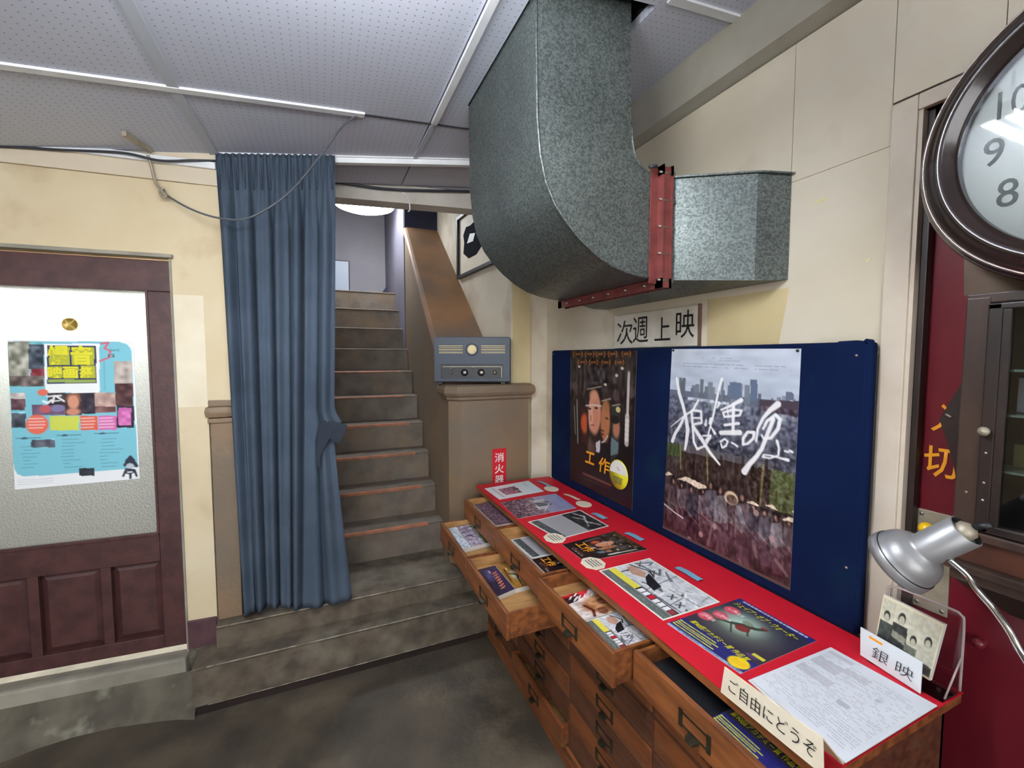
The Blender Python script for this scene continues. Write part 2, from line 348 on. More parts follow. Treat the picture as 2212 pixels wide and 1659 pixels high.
_c = _n.new('ShaderNodeMix'); _c.data_type = 'RGBA'; _c.inputs[6].default_value = (*rgb(146, 148, 160), 1); _L.new(_mr.outputs[0], _c.inputs[0]); _L.new(_a.outputs[2], _c.inputs[7]); _L.new(_c.outputs[2], _p.inputs['Base Color'])

# ------------------------------------------------------------ setting : floor, ceiling
XR = 1.36                                            # right wall
def cz(x): return 2.58 + 0.12 * x                    # the ceiling slopes up to the right
f = struct(obj('floor', MB().box(-4, 2.2, -3.2, 3.0, -.1, 0), M_floor))
c = struct(obj('ceiling', MB().prism([(-4, -3.2, cz(-4) + .03), (2.2, -3.2, cz(2.2) + .03), (2.2, 1.13, cz(2.2) + .03), (-4, 1.13, cz(-4) + .03)],
                                      [(-4, -3.2, cz(-4) + .08), (2.2, -3.2, cz(2.2) + .08), (2.2, 1.13, cz(2.2) + .08), (-4, 1.13, cz(-4) + .08)])
                      .prism([(-4, 1.86, cz(-4) + .03), (2.2, 1.86, cz(2.2) + .03), (2.2, 2.74, cz(2.2) + .03), (-4, 2.74, cz(-4) + .03)],
                             [(-4, 1.86, cz(-4) + .08), (2.2, 1.86, cz(2.2) + .08), (2.2, 2.74, cz(2.2) + .08), (-4, 2.74, cz(-4) + .08)])
                      .prism([(-4, 1.13, cz(-4) + .03), (.57, 1.13, cz(.57) + .03), (.57, 1.86, cz(.57) + .03), (-4, 1.86, cz(-4) + .03)],
                             [(-4, 1.13, cz(-4) + .08), (.57, 1.13, cz(.57) + .08), (.57, 1.86, cz(.57) + .08), (-4, 1.86, cz(-4) + .08)])
                      .prism([(.99, 1.13, cz(.99) + .03), (2.2, 1.13, cz(2.2) + .03), (2.2, 1.86, cz(2.2) + .03), (.99, 1.86, cz(.99) + .03)],
                             [(.99, 1.13, cz(.99) + .08), (2.2, 1.13, cz(2.2) + .08), (2.2, 1.86, cz(2.2) + .08), (.99, 1.86, cz(.99) + .08)]), M_dark))
def slab(x0, x1, ya0, ya1, yb0, yb1, t0, t1, mb=None):
    """piece of ceiling from x0 to x1; near edge goes ya0->ya1, far edge yb0->yb1"""
    mb = mb or MB()
    return mb.prism([(x0, ya0, cz(x0) + t0), (x1, ya1, cz(x1) + t0), (x1, yb1, cz(x1) + t0), (x0, yb0, cz(x0) + t0)],
                    [(x0, ya0, cz(x0) + t1), (x1, ya1, cz(x1) + t1), (x1, yb1, cz(x1) + t1), (x0, yb0, cz(x0) + t1)])
xs = [-3.17, -2.26, -1.35, -.44, .47, 1.38]
def yl(k, x):                                        # joint lines running left to right
    return {0: -1.66, 1: -.75, 2: .16, 3: 1.06 + .03 * x, 4: 1.935 + .085 * x, 5: 2.735}[k]
g = .004
for i in range(len(xs) - 1):
    for k in range(5):
        x0, x1 = xs[i] + g, xs[i + 1] - g
        a0, a1, b0, b1 = yl(k, x0) + g, yl(k, x1) + g, yl(k + 1, x0) - g, yl(k + 1, x1) - g
        if i == 4 and k == 3:                        # tile cut around the duct
            mb = slab(x0, x1, a0, a1, 1.13, 1.13, 0, .03); slab(x0, .588, 1.13, 1.13, 1.816, 1.816, 0, .03, mb)
            slab(.99, x1, 1.13, 1.13, 1.816, 1.816, 0, .03, mb); slab(x0, x1, 1.816, 1.816, b0, b1, 0, .03, mb)
        else: mb = slab(x0, x1, a0, a1, b0, b1, 0, .03)
        obj('ceiling_board', mb, M_ceil, c)
obj('duct_hole', MB().box(.565, .995, 1.12, 1.13, 2.735, 3.1).box(.565, .995, 1.86, 1.87, 2.735, 3.1).box(.555, .565, 1.12, 1.87, 2.735, 3.1).box(.995, 1.005, 1.12, 1.87, 2.735, 3.1).box(.555, 1.005, 1.12, 1.87, 3.1, 3.11), M_dark, c)
def strip(x0, y0, x1, y1, w_, m, t=.008):
    d = Vector((x1 - x0, y1 - y0)).normalized(); nx, ny = -d.y * w_ / 2, d.x * w_ / 2
    p = [(x0 + nx, y0 + ny), (x1 + nx, y1 + ny), (x1 - nx, y1 - ny), (x0 - nx, y0 - ny)]
    return obj('batten', MB().prism([(x, y, cz(x)) for x, y in p], [(x, y, cz(x) - t) for x, y in p]), m, c)
strip(-3.2, yl(4, -3.2), .19, yl(4, .19), .03, M_white)
strip(.19, yl(4, .19), 1.3, yl(4, 1.3), .008, M_cabled, .004)
strip(-.44, -1.2, -.44, 1.9, .034, M_grey_strip, .006); strip(-.44, 1.9, -.42, 2.49, .034, M_grey_strip, .006)
strip(.48, -1.2, .485, 1.96, .026, M_white, .014); strip(.485, 1.985, .475, 2.36, .022, M_grey_strip, .006)
strip(1.01, yl(3, 1.01), 1.31, yl(3, 1.31), .03, M_white, .008)
# beam along the right wall under the ceiling
o = struct(obj('trim_1', MB().prism([(1.305, -3.2, 2.575), (1.305, -3.2, 2.77), (XR + .05, -3.2, 2.77), (XR + .05, -3.2, 2.555)],
                             [(1.305, 2.8, 2.575), (1.305, 2.8, 2.77), (XR + .05, 2.8, 2.77), (XR + .05, 2.8, 2.555)]), M_beam))

# ------------------------------------------------------------ right wall : carrier and painted boards with recessed joints
wr = struct(obj('wall_right', MB().box(XR + .006, XR + .14, .605, 2.70, 0, 2.8).box(XR + .006, XR + .14, -3.2, .605, 2.215, 2.8)
                .box(XR + .006, XR + .14, -3.2, -.9, 0, 2.215), M_brown_vd))
def wb(y0, y1, z0, z1, m=M_wall_r): obj('wall_board', MB().box(XR, XR + .006, y0, y1, z0, z1), m, wr)
wb(.669, .927, 2.145, 2.56); wb(.929, 2.57, 2.145, 2.56); wb(.669, 2.20, 0, 2.1435); wb(2.202, 2.57, 0, 2.1435)
wb(-3.2, .467, 2.25, 2.56); wb(.469, .667, 2.25, 2.56)
obj('yellow_shadow_patch', MB().prism([(XR - .0012, 1.235, 1.64), (XR - .0012, .95, 1.64), (XR - .0012, .92, 1.82), (XR - .0012, 1.235, 1.82)], [(XR + .001, 1.235, 1.64), (XR + .001, .95, 1.64), (XR + .001, .92, 1.82), (XR + .001, 1.235, 1.82)]), M_wall_y, wr)  # shadow edge below the duct put in as a yellow patch
M_smear = mat('yellow_smear', rgb(214, 204, 120), rgb(224, 212, 170), 60, .6)
for y, z, w_ in ((.835, 2.060, .022), (.705, 1.862, .008), (.672, 1.612, .010)):
    obj('paint_smear', MB().prism([(XR - .0012, y - w_, z + .004), (XR - .0012, y, z - .005), (XR - .0012, y + w_, z - .004), (XR - .0012, y, z + .005)], [(XR + .001, y - w_, z + .004), (XR + .001, y, z - .005), (XR + .001, y + w_, z - .004), (XR + .001, y, z + .005)]), M_smear, wr)
struct(obj('trim_2', MB().bbox(XR - .006, XR + .012, .612, .667, 0, 2.243, .003).bbox(XR - .006, XR + .012, -.6, .6115, 2.205, 2.243, .003)
           .box(XR, XR + .06, .603, .612, 0, 2.205), M_trim))
struct(obj('wall_back', MB().box(1.13, XR, 2.56, 2.60, 0, 2.8), M_wall_y))
obj('pilaster', MB().box(1.25, XR + .001, 2.53, 2.562, 0, 2.75), M_wall_r, bpy.data.objects['wall_back'])

# ------------------------------------------------------------ left door wall, turned a little : local x along wall, y into wall
TH = math.radians(-4.0); PIV = (-.49, 2.44, 0)
def W(name, mb, m, parent=None, **k):
    return obj(name, mb, m, parent) if parent is not None else obj(name, mb, m, None, PIV, TH)
wl = struct(W('wall_left', MB().box(-.118, .0, 0, .12, 0, 2.385).box(-4, -1.06, 0, .12, 0, 2.385).box(-1.06, -.118, 0, .12, 2.045, 2.385)
              .box(-1.06, -.118, 0, .12, -.05, .10), M_wall_l))
obj('ceiling_band', MB().box(-4, .125, -.012, .12, 2.386, 2.8), M_wall_u, wl)
obj('wall_end', MB().box(.0, .125, .0, .12, 1.393, 2.386), M_wall_l, wl)
obj('plinth', MB().box(-.118, .0, -.012, .0, 0, .215), M_ramp, wl)
# repainted paler area right of the door
obj('repainted_patch', MB().box(-.1175, -.0005, -.0012, 0, 1.37, 1.885), mat('pale_repaint', rgb(230, 220, 196), rgb(220, 208, 180), 6, .6), wl)
obj('cornice_strip', MB().bbox(-4, .075, -.03, -.013, 2.455, 2.485, .004), M_white, wl)
struct(W('baseboard_left', MB().bbox(-.118, .0, -.014, -.001, .215, .35, .003), M_mauve))
struct(W('trim_3', MB().bbox(-1.08, -.108, -.022, -.001, 2.045, 2.062, .004).box(-.126, -.118, -.006, .03, .2, 2.045), M_sill))
d1 = struct(empty('door_1', PIV, TH))
def D(n, mb, m, p=None): return obj(n, mb, m, p or d1)
D('top_rail', MB().bbox(-1.06, -.127, .004, .044, 1.897, 2.035), M_door)
D('stile', MB().bbox(-.2155, -.127, .004, .044, .235, 1.896), M_door)
D('stile', MB().bbox(-1.06, -.93, .004, .044, .235, 1.896), M_door)
D('middle_rail', MB().bbox(-.93, -.216, .004, .044, .655, .787), M_door)
D('glass_bead', MB().bbox(-.93, -.216, -.001, .012, .778, .792, .002).bbox(-.222, -.213, -.001, .012, .79, 1.9, .002), M_door)
D('bottom_rail', MB().bbox(-.93, -.216, .004, .044, .235, .30), M_door)
for x0, x1 in ((-.93, -.69), (-.652, -.44), (-.40, -.216)):
    mb = MB(); a = .026
    mb.prism([(x0, .03, .30), (x1, .03, .30), (x1, .03, .655), (x0, .03, .655)], [(x0 + a, .014, .30 + a), (x1 - a, .014, .30 + a), (x1 - a, .014, .655 - a), (x0 + a, .014, .655 - a)])
    D('raised_panel', mb, M_door)
for x in (-.671, -.42): D('muntin', MB().bbox(x - .019, x + .019, .004, .044, .30, .655), M_door)
D('glass', MB().box(-.93, -.2155, .022, .027, .787, 1.897), M_frost)
struct(W('trim_4', MB().bbox(-3.9, -.118, -.05, -.001, -.02, .20, .012).box(-1.06, -.118, -.001, .1, .1, .19), M_sill))
# vestibule behind the frosted door
struct(W('wall_vestibule', MB().box(-1.5, -.14, 1.1, 1.15, 0, 2.5).box(-1.55, -1.5, .12, 1.15, 0, 2.5).box(-.16, -.14, .12, 1.1, 0, 2.5).box(-1.5, -.16, .12, 1.1, -.05, 0), M_stone_d))
lv = tag(W('vestibule_lamp', MB().bbox(-1.0, -.18, .16, .30, 2.06, 2.12, .01), emis('lamp_white', (1, 1, .97), DOOR_LAMP)), 'fluorescent lamp glowing behind the frosted door glass', 'lamp')
tag(W('door_emblem', MB().lathe((-.498, .020, 1.742), (0, -1, 0), [(.0, 0), (.028, 0), (.028, .002), (.024, .002), (.024, .001), (0, .001)], 24)
      .prism([(-.52, .018, 1.72), (-.514, .018, 1.72), (-.476, .018, 1.764), (-.482, .018, 1.764)], [(-.52, .0165, 1.72), (-.514, .0165, 1.72), (-.476, .0165, 1.764), (-.482, .0165, 1.764)])
      .prism([(-.52, .018, 1.764), (-.514, .018, 1.764), (-.476, .018, 1.72), (-.482, .018, 1.72)], [(-.52, .0165, 1.764), (-.514, .0165, 1.764), (-.476, .0165, 1.72), (-.482, .0165, 1.72)]),
      mat('gold_leaf', rgb(196, 168, 92), None, rough=.4, metal=.5)), 'small gold emblem sticker high on the frosted door glass', 'sticker')

# ------------------------------------------------------------ ramped concrete apron in front of the door
foot = [(-2.6, 2.1), (-1.9, 2.2), (-1.35, 2.26), (-1.197, 2.296), (-1.09, 2.325), (-1.0, 2.335), (-.85, 2.325), (-.7, 2.29), (-.61, 2.262), (-.55, 2.235)]
mb = MB(); vs = []; nr = 9
def wy(x): return 2.44 + (x + .49) * math.tan(TH) - .05
for (x, y) in foot:
    for r in range(nr):
        t = r / (nr - 1); yy = y + (wy(x) - y) * t; z = .132 * t ** .9 + random.uniform(-.005, .005) * (0 < r < nr - 1)
        vs.append((x, yy, z if r else -.01))
fs = [(i * nr + r, (i + 1) * nr + r, (i + 1) * nr + r + 1, i * nr + r + 1) for i in range(len(foot) - 1) for r in range(nr - 1)]
mb.add(vs, fs, True)
struct(obj('floor_apron', mb, M_ramp))

# ------------------------------------------------------------ staircase
P = .326; RI = .193; GO = .2; Y1 = 2.787
st = tag(empty('staircase', (0, 2.25, 0)), 'worn grey concrete staircase climbing behind the blue curtain', 'stairs')
def SO(n, mb, m, p=None):
    par = p or st; o = obj(n, mb, m, par)
    if p is None: o.location = (0, -2.25, 0)
    return o
def nosing(y, z, r=.012):                            # rounded front edge seen along x
    return [(y + .004, z - r), (y, z - r * .8), (y - .002, z - r * .4), (y + .004, z - .001), (y + r, z)]
def stepmb(x0, x1, yf, yb, z0, z1, r=.012, rr=0):
    pr = [(yf + .006, z0)] + nosing(yf, z1, r) + [(yb, z1), (yb, z0)]
    return MB().prism([(x0, a, b) for a, b in pr], [(x1, a, b) for a, b in pr])
SO('bottom_step', stepmb(-.557, .98, 2.255, 2.46, .04, .22), M_stone_d)
M_edge = mat('pale_edge_line', rgb(168, 160, 144), rgb(110, 102, 90), 30, .6)  # pale lines along the step and landing edges
SO('pale_edge', MB().tube([(-.50, 2.2552, .2185), (.975, 2.2552, .2185)], .0028, 6), M_edge)
SO('pale_edge', MB().tube([(-.48, 2.3782, P - .0015), (.975, 2.3782, P - .0015)], .0024, 6), M_edge)
SO('pale_edge', MB().tube([(-.50, 2.2565, .041), (.975, 2.2565, .041)], .002, 6), M_edge)
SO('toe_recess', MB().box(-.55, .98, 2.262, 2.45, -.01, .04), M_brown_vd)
SO('landing', stepmb(-.485, .98, 2.378, 2.80, .15, P), M_stone_d)
for k in range(1, 11):
    y = Y1 + GO * (k - 1); z = P + RI * k; xr_ = .72
    s_ = SO('step', stepmb(-.45, xr_, y, y + .34 if k < 10 else 5.35, z - RI - .05, z, .016), M_stone)
    if k <= 6:
        w_ = .011 if k > 4 else .02
        obj('nosing_strip', MB().prism([(-.3, y - .004, z - .004), (.62, y - .004, z - .004), (.62, y + .006, z + .0025), (-.3, y + .006, z + .0025)],
            [(-.3, y - .004, z - w_), (.62, y - .004, z - w_), (.62, y + .01, z - w_), (-.3, y + .01, z - w_)]), M_orange, s_)
struct(obj('wall_stair_far', MB().box(-.6, 1.3, 5.3, 5.4, 0, 3.6), M_stairwall))
struct(obj('ceiling_stair', MB().prism([(-.6, 2.86, 3.0), (1.3, 2.86, 3.05), (1.3, 5.4, 3.30), (-.6, 5.4, 3.25)], [(-.6, 2.86, 3.1), (1.3, 2.86, 3.15), (1.3, 5.4, 3.4), (-.6, 5.4, 3.35)]), M_stairwall))
struct(obj('wall_stair_left', MB().box(-.56, -.455, 2.75, 5.35, P, 3.4), M_stairwall))
struct(obj('wall_stair_right', MB().prism([(1.12, 2.565, 0), (1.12, 2.565, 3.4), (1.3, 2.565, 3.4), (1.3, 2.565, 0)], [(.936, 5.3, 0), (.936, 5.3, 3.4), (1.2, 5.3, 3.4), (1.2, 5.3, 0)]), M_wall_r))
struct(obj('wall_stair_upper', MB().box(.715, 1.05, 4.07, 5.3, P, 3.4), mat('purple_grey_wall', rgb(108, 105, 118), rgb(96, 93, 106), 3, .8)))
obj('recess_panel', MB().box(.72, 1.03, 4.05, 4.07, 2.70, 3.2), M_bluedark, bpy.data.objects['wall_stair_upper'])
struct(obj('trim_5', MB().prism([(-.5, 2.76, 2.49), (-.5, 2.76, 2.60), (-.5, 2.88, 2.60), (-.5, 2.88, 2.49)], [(1.12, 2.76, 2.575), (1.12, 2.76, 2.685), (1.12, 2.88, 2.685), (1.12, 2.88, 2.575)]), mat('beam_white', rgb(214, 208, 198), rgb(196, 190, 178), 4, .7)))
struct(obj('trim_6', MB().prism([(-.5, 2.745, 2.60), (-.5, 2.745, 3.1), (-.5, 2.87, 3.1), (-.5, 2.87, 2.60)], [(1.3, 2.745, 2.69), (1.3, 2.745, 3.1), (1.3, 2.87, 3.1), (1.3, 2.87, 2.69)]), M_stairwall))
tag(obj('framed_board', MB().bbox(.0, .322, 5.27, 5.298, 2.26, 2.68, .004), M_black), 'pale blue framed board at the head of the stairs', 'board')
obj('panel', MB().box(.012, .31, 5.264, 5.27, 2.27, 2.668), M_mirrorp, bpy.data.objects['framed_board'])
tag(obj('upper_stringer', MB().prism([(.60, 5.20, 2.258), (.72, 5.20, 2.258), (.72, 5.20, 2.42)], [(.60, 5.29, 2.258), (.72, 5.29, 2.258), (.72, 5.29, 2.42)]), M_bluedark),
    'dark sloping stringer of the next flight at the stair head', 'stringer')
# parapet (sloping brown top) and its end pier
def pz(y): return 1.77 + .985 * (y - 3.03)
y0, y1 = 2.72, 4.06; xo = lambda y: 1.12 - (y - 2.56) * .0671
pa = tag(empty('stair_parapet', (.9, 2.8, 0)), 'brown stone stair parapet with a broad sloping top', 'parapet')
def PO(n, mb, m): o = obj(n, mb, m, pa); o.location = (-.9, -2.8, 0); return o
def ring(y): return [(.72, y, P - .1), (.72, y, pz(y) - .07), (.736, y, pz(y) - .05), (.75, y, pz(y) - .012), (.765, y, pz(y)), (xo(y), y, pz(y)), (xo(y), y, P - .1)]
PO('side_wall', MB().prism([(.722, 2.60, P - .1), (.722, 2.60, pz(2.6) - .07), (1.118, 2.60, pz(2.6) - .07), (1.118, 2.60, P - .1)],
                            [(.722, y1, P - .1), (.722, y1, pz(y1) - .07), (xo(y1), y1, pz(y1) - .07), (xo(y1), y1, P - .1)]), M_para)
def capring(y, e=0): z = pz(y); return [(.712, y, z - .075), (.712, y, z - .035), (.722, y, z - .008), (.74, y, z), (xo(y) - .001, y, z), (xo(y) - .001, y, z - .075)]
PO('sloping_coping', MB().prism(capring(2.66), capring(y1)), mat('brown_coping', rgb(160, 120, 86), rgb(132, 104, 80), 3, .5, c3=rgb(120, 104, 92)))
pr_ = tag(empty('stair_pier', (.97, 2.6, 0)), 'brown stone end pier of the stair parapet carrying the radio', 'pier')
def PR(n, mb, m): o = obj(n, mb, m, pr_); o.location = (-.97, -2.6, 0); return o
def plan(e, ch=.045): return [(.735 - e + ch * .6, 2.505 - e), (1.215 + e, 2.505 - e), (1.215 + e, 2.72), (.705 - e, 2.72), (.705 - e, 2.505 - e + ch + .02)]
PR('pier_body', MB().prism([(x, y, P - .12) for x, y in plan(0)], [(x, y, 1.355) for x, y in plan(0)]), M_para)
mb = MB(); prof = [(.0, 1.335), (.012, 1.345), (.014, 1.362), (.026, 1.368), (.034, 1.385), (.034, 1.405), (.026, 1.425), (.008, 1.434)]
rings = [[(x, y, z) for x, y in plan(e)] for e, z in prof]
for a, b in zip(rings[:-1], rings[1:]): mb.add(a + b, [(i, (i + 1) % 5, 5 + (i + 1) % 5, 5 + i) for i in range(5)], False)
mb.add(rings[-1], [(0, 1, 2, 3, 4)]); mb.add(rings[0], [(4, 3, 2, 1, 0)])
PR('pier_cap', mb, M_para)
# left newel, half behind the curtain
ne = tag(empty('stair_newel', (-.4, 2.6, 0)), 'brown stone newel post at the left, half hidden by the curtain', 'newel')
def NE(n, mb, m): o = obj(n, mb, m, ne); o.location = (.4, -2.6, 0); return o
NE('newel_body', MB().bbox(-.486, -.27, 2.508, 2.74, P, 1.29, .008), M_para)
NE('newel_cap', MB().bbox(-.496, -.255, 2.503, 2.75, 1.29, 1.312, .004).bbox(-.512, -.235, 2.495, 2.76, 1.312, 1.37, .025).bbox(-.492, -.26, 2.506, 2.75, 1.367, 1.39, .006), M_para)

NE('cap_return', MB().bbox(-.508, -.388, 2.42, 2.50, 1.312, 1.37, .025).bbox(-.494, -.388, 2.43, 2.50, 1.29, 1.312, .004).bbox(-.49, -.388, 2.43, 2.50, 1.367, 1.398, .006), M_para)
NE('body_return', MB().bbox(-.486, -.385, 2.44, 2.51, P, 1.29, .004), M_para)
# ------------------------------------------------------------ enclosing shell behind the camera
struct(obj('wall_front', MB().box(-4, 2.2, -3.3, -3.2, 0, 3), M_wall_r))
struct(obj('wall_side', MB().box(-4.1, -4, -3.2, 3.0, 0, 3), M_wall_l))
struct(obj('wall_ticket', MB().box(XR + .05, XR + .14, -.9, .605, 0, 2.215), M_redpaint))
# ------------------------------------------------------------ lamps
M_tube = emis('tube_glow', (.93, .97, 1.0), TUBE)
M_tube_fill = emis('tube_glow_fill', (.93, .97, 1.0), TUBE * .24)
def tube_light(x, y, z, L_, label, rz=0, m_=None):
    t = tag(empty('tube_light', (x, y, z + .06), rz), label, 'ceiling light', 'fluorescent tube lights of the lobby')
    for yy in (-.03, .03): obj('tube', MB().tube([(-L_ / 2, yy, -.045), (L_ / 2, yy, -.045)], .013, 12), m_ or M_tube, t)
    obj('housing', MB().bbox(-L_ / 2 - .03, L_ / 2 + .03, -.018, .018, -.02, .03, .005), M_white, t)
    for s_ in (-1, 1): obj('hanger', MB().box(s_ * L_ * .4 - .004, s_ * L_ * .4 + .004, -.004, .004, .03, cz(x) - z - .06 if not rz else .12), M_white, t)
    for s_ in (-1, 1): obj('socket', MB().bbox(s_ * (L_ / 2 + .012) - .01, s_ * (L_ / 2 + .012) + .01, -.05, .05, -.065, -.02, .003), M_white, t)
tube_light(-.16, .72, 2.375, 1.2, 'fluorescent tube light above the camera near the clock')
tube_light(-.4, -1.3, 2.40, 1.2, 'added fill tube light, unseen at the back of the lobby', 0, M_tube_fill)  # this tube and the next are unseen, added for fill
tube_light(-2.3, .3, 2.20, 1.2, 'added fill tube light, unseen at the left of the lobby', math.radians(90), M_tube_fill)
lp = tag(empty('stair_lamp', (.40, 4.25, 3.0)), 'round glowing ceiling lamp over the stairs', 'ceiling light')
M_sl = emis('lamp_disc_glow', (.92, .96, 1.0), STAIR_LAMP)
obj('diffuser', MB().lathe((0, 0, 0), (0, 0, 1), [(0, -.055), (.12, -.053), (.2, -.045), (.255, -.025), (.27, .0), (.262, .02), (.0, .02)], 48), M_sl, lp)
obj('ring', MB().lathe((0, 0, 0), (0, 0, 1), [(.262, .02), (.23, .03), (.22, .13), (0, .13)], 48), M_white, lp)

# ------------------------------------------------------------ curtain and rail
ra = tag(empty('curtain_rail', (0, 2.43, 2.6)), 'white ceiling curtain rail over the stair opening', 'curtain rail')
def railpt(t, dz=0): x = -.40 + t * (.78 + .40); y = 2.432 - t * .10; return (x, y, cz(x) + dz)
a0, a1 = railpt(0), railpt(1)
def bar(p, q, w_, h0, h1, mb):
    d = Vector((q[0] - p[0], q[1] - p[1], 0)).normalized(); n_ = Vector((-d.y, d.x, 0)) * w_ / 2
    r_ = lambda P_: [(P_[0] + n_.x, P_[1] + n_.y, P_[2] + h0), (P_[0] - n_.x, P_[1] - n_.y, P_[2] + h0), (P_[0] - n_.x, P_[1] - n_.y, P_[2] + h1), (P_[0] + n_.x, P_[1] + n_.y, P_[2] + h1)]
    return mb.prism(r_(p), r_(q))
o = obj('rail', bar(a0, a1, .03, -.030, -.006, MB()), M_white, ra); o.location = (0, -2.43, -2.6)
o = obj('mounting_strip', bar(a0, a1, .055, -.006, 0, MB()), M_white, ra); o.location = (0, -2.43, -2.6)
cu = tag(empty('curtain', (-.2, 2.45, 0)), 'blue grey pleated curtain hanging beside the stairs', 'curtain')
NU, NVv = 260, 70; vs = []
for j in range(NVv):
    t = j / (NVv - 1)                                  # 0 top .. 1 bottom
    for i in range(NU):
        s_ = i / (NU - 1)
        xt = -.415 + s_ * .503; yt = 2.402 - s_ * .055
        xb = -.376 + s_ * .366; yb_ = 2.405 - s_ * .050
        e = t ** 1.2; x = xt * (1 - e) + xb * e; y = yt * (1 - e) + yb_ * e
        # the free right edge : bound in at tie height, flaring below
        r_ = max(0, (s_ - .72) / .28)
        pinch = math.exp(-((t - .60) / .12) ** 2)
        x += r_ * (.03 * t + .10 * max(0, (t - .62) / .38) ** 1.1 + .035 * math.exp(-((t - .585) / .02) ** 2)) - .0 * pinch
        ph = s_ * 2 * math.pi * 13; ph2 = s_ * 2 * math.pi * 7 + 1.3 + .6 * math.sin(s_ * 9)
        k = min(1, t / .16)
        amp = (.010 * (1 - k) * math.sin(ph * 1.5) + k * (.018 * math.sin(ph2 + .5 * math.sin(t * 3)) + .011 * math.sin(ph * .9 + 2 * t)))
        if t < .1: amp *= .8
        y += amp * (1 - .35 * r_) - .012 * pinch * r_
        x += k * .006 * math.cos(ph2)
        zt = cz(xt) - .008; zb = P + .015 + .025 * math.sin(s_ * 5) + .05 * max(0, s_ - .62)
        vs.append((x + .2, y - 2.45, zt * (1 - t) + zb * t))
fs = [(j * NU + i, j * NU + i + 1, (j + 1) * NU + i + 1, (j + 1) * NU + i) for j in range(NVv - 1) for i in range(NU - 1)]
mb = MB().add(vs, fs, True); co = obj('drape', mb, M_curtain, cu)
md = co.modifiers.new('s', 'SOLIDIFY'); md.thickness = .002
# gathered heading pleats + loose tie flap
mb = MB()
for i in range(15):
    s_ = (i + .5) / 15; x = -.415 + s_ * .503; y = 2.402 - s_ * .055 - .014
    mb.prism([(x - .008 + .2, y - 2.45, cz(x) - .03), (x + .2, y - .005 - 2.45, cz(x) - .03), (x + .008 + .2, y - 2.45, cz(x) - .03)],
             [(x - .004 + .2, y - 2.45 + .012, cz(x) - .17), (x + .2, y - 2.45 + .0, cz(x) - .17), (x + .004 + .2, y - 2.45 + .012, cz(x) - .17)])
obj('heading_pleats', mb, M_curtain, cu)
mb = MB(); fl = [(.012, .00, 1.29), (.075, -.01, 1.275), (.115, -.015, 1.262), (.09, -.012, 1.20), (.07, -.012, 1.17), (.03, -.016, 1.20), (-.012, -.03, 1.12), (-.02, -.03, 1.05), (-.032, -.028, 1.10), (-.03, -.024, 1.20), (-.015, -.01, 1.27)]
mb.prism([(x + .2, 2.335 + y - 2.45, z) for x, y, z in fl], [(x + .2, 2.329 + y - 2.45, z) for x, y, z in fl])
obj('tie_flap', mb, mat('dark_curtain_cloth', rgb(40, 48, 60), rgb(36, 44, 54), 6, .9), cu)  # tie flap coloured darker than the drape

# ------------------------------------------------------------ cables
def smooth(pts, n=10):
    P_ = [Vector(p) for p in pts]; P_ = [P_[0] * 2 - P_[1]] + P_ + [P_[-1] * 2 - P_[-2]]; out = []
    for i in range(1, len(P_) - 2):
        for k in range(n):
            t = k / n; a, b, c_, d = P_[i - 1], P_[i], P_[i + 1], P_[i + 2]
            out.append(.5 * ((2 * b) + (c_ - a) * t + (2 * a - 5 * b + 4 * c_ - d) * t * t + (3 * b - a - 3 * c_ + d) * t ** 3))
    return out + [P_[-2]]
tag(obj('drooping_cable', MB().tube(smooth([(.16, 1.95, cz(.16) - .006), (.10, 2.02, 2.56), (.016, 2.1, 2.459), (-.118, 2.2, 2.317), (-.269, 2.25, 2.213), (-.381, 2.3, 2.209), (-.494, 2.36, 2.246), (-.598, 2.42, 2.311), (-.62, 2.425, 2.345)]), .0042, 8), M_cable),
    'thin grey cable drooping across the front of the blue curtain', 'cable')
tag(obj('cable_hook', MB().tube(smooth([(-.60, 2.40, 2.305), (-.625, 2.41, 2.335), (-.645, 2.42, 2.37), (-.655, 2.42, 2.43), (-.66, 2.40, 2.47)]), .006, 8)
        .tube(smooth([(-.60, 2.40, 2.305), (-.617, 2.405, 2.30), (-.628, 2.41, 2.325), (-.612, 2.41, 2.345)]), .005, 8)
        .prism([(-.70, 2.25, cz(-.7) - .001), (-.685, 2.25, cz(-.685) - .001), (-.645, 2.40, cz(-.65) - .001), (-.66, 2.40, cz(-.66) - .001)],
               [(-.70, 2.25, cz(-.7) - .02), (-.685, 2.25, cz(-.685) - .02), (-.645, 2.40, cz(-.65) - .02), (-.66, 2.40, cz(-.66) - .02)]), M_plate),
    'pale hook and bracket holding the cable on the cream wall', 'hook')
tag(obj('wall_top_cable', MB().tube(smooth([(-1.6, 2.50, 2.37), (-1.2, 2.465, 2.435), (-.95, 2.44, 2.455), (-.75, 2.41, 2.468), (-.62, 2.40, 2.455), (-.5, 2.395, 2.475), (-.40, 2.42, 2.50)]), .005, 8), M_cabled),
    'dark cable running along the top of the cream wall', 'cable')
tag(obj('beam_cable', MB().tube(smooth([(-.1, 2.73, 2.555), (.1, 2.732, 2.595), (.35, 2.735, 2.60), (.6, 2.735, 2.625), (.9, 2.735, 2.665)]), .008, 8), M_cabled),
    'dark conduit along the beam above the stairs', 'cable')
tag(obj('hanging_cord', MB().tube(smooth([(.48, 2.752, 2.60), (.505, 2.748, 2.585), (.52, 2.748, 2.54), (.523, 2.75, 2.505), (.512, 2.75, 2.49)]), .004, 8), M_white),
    'short white cord hanging on the beam above the stairs', 'cord')

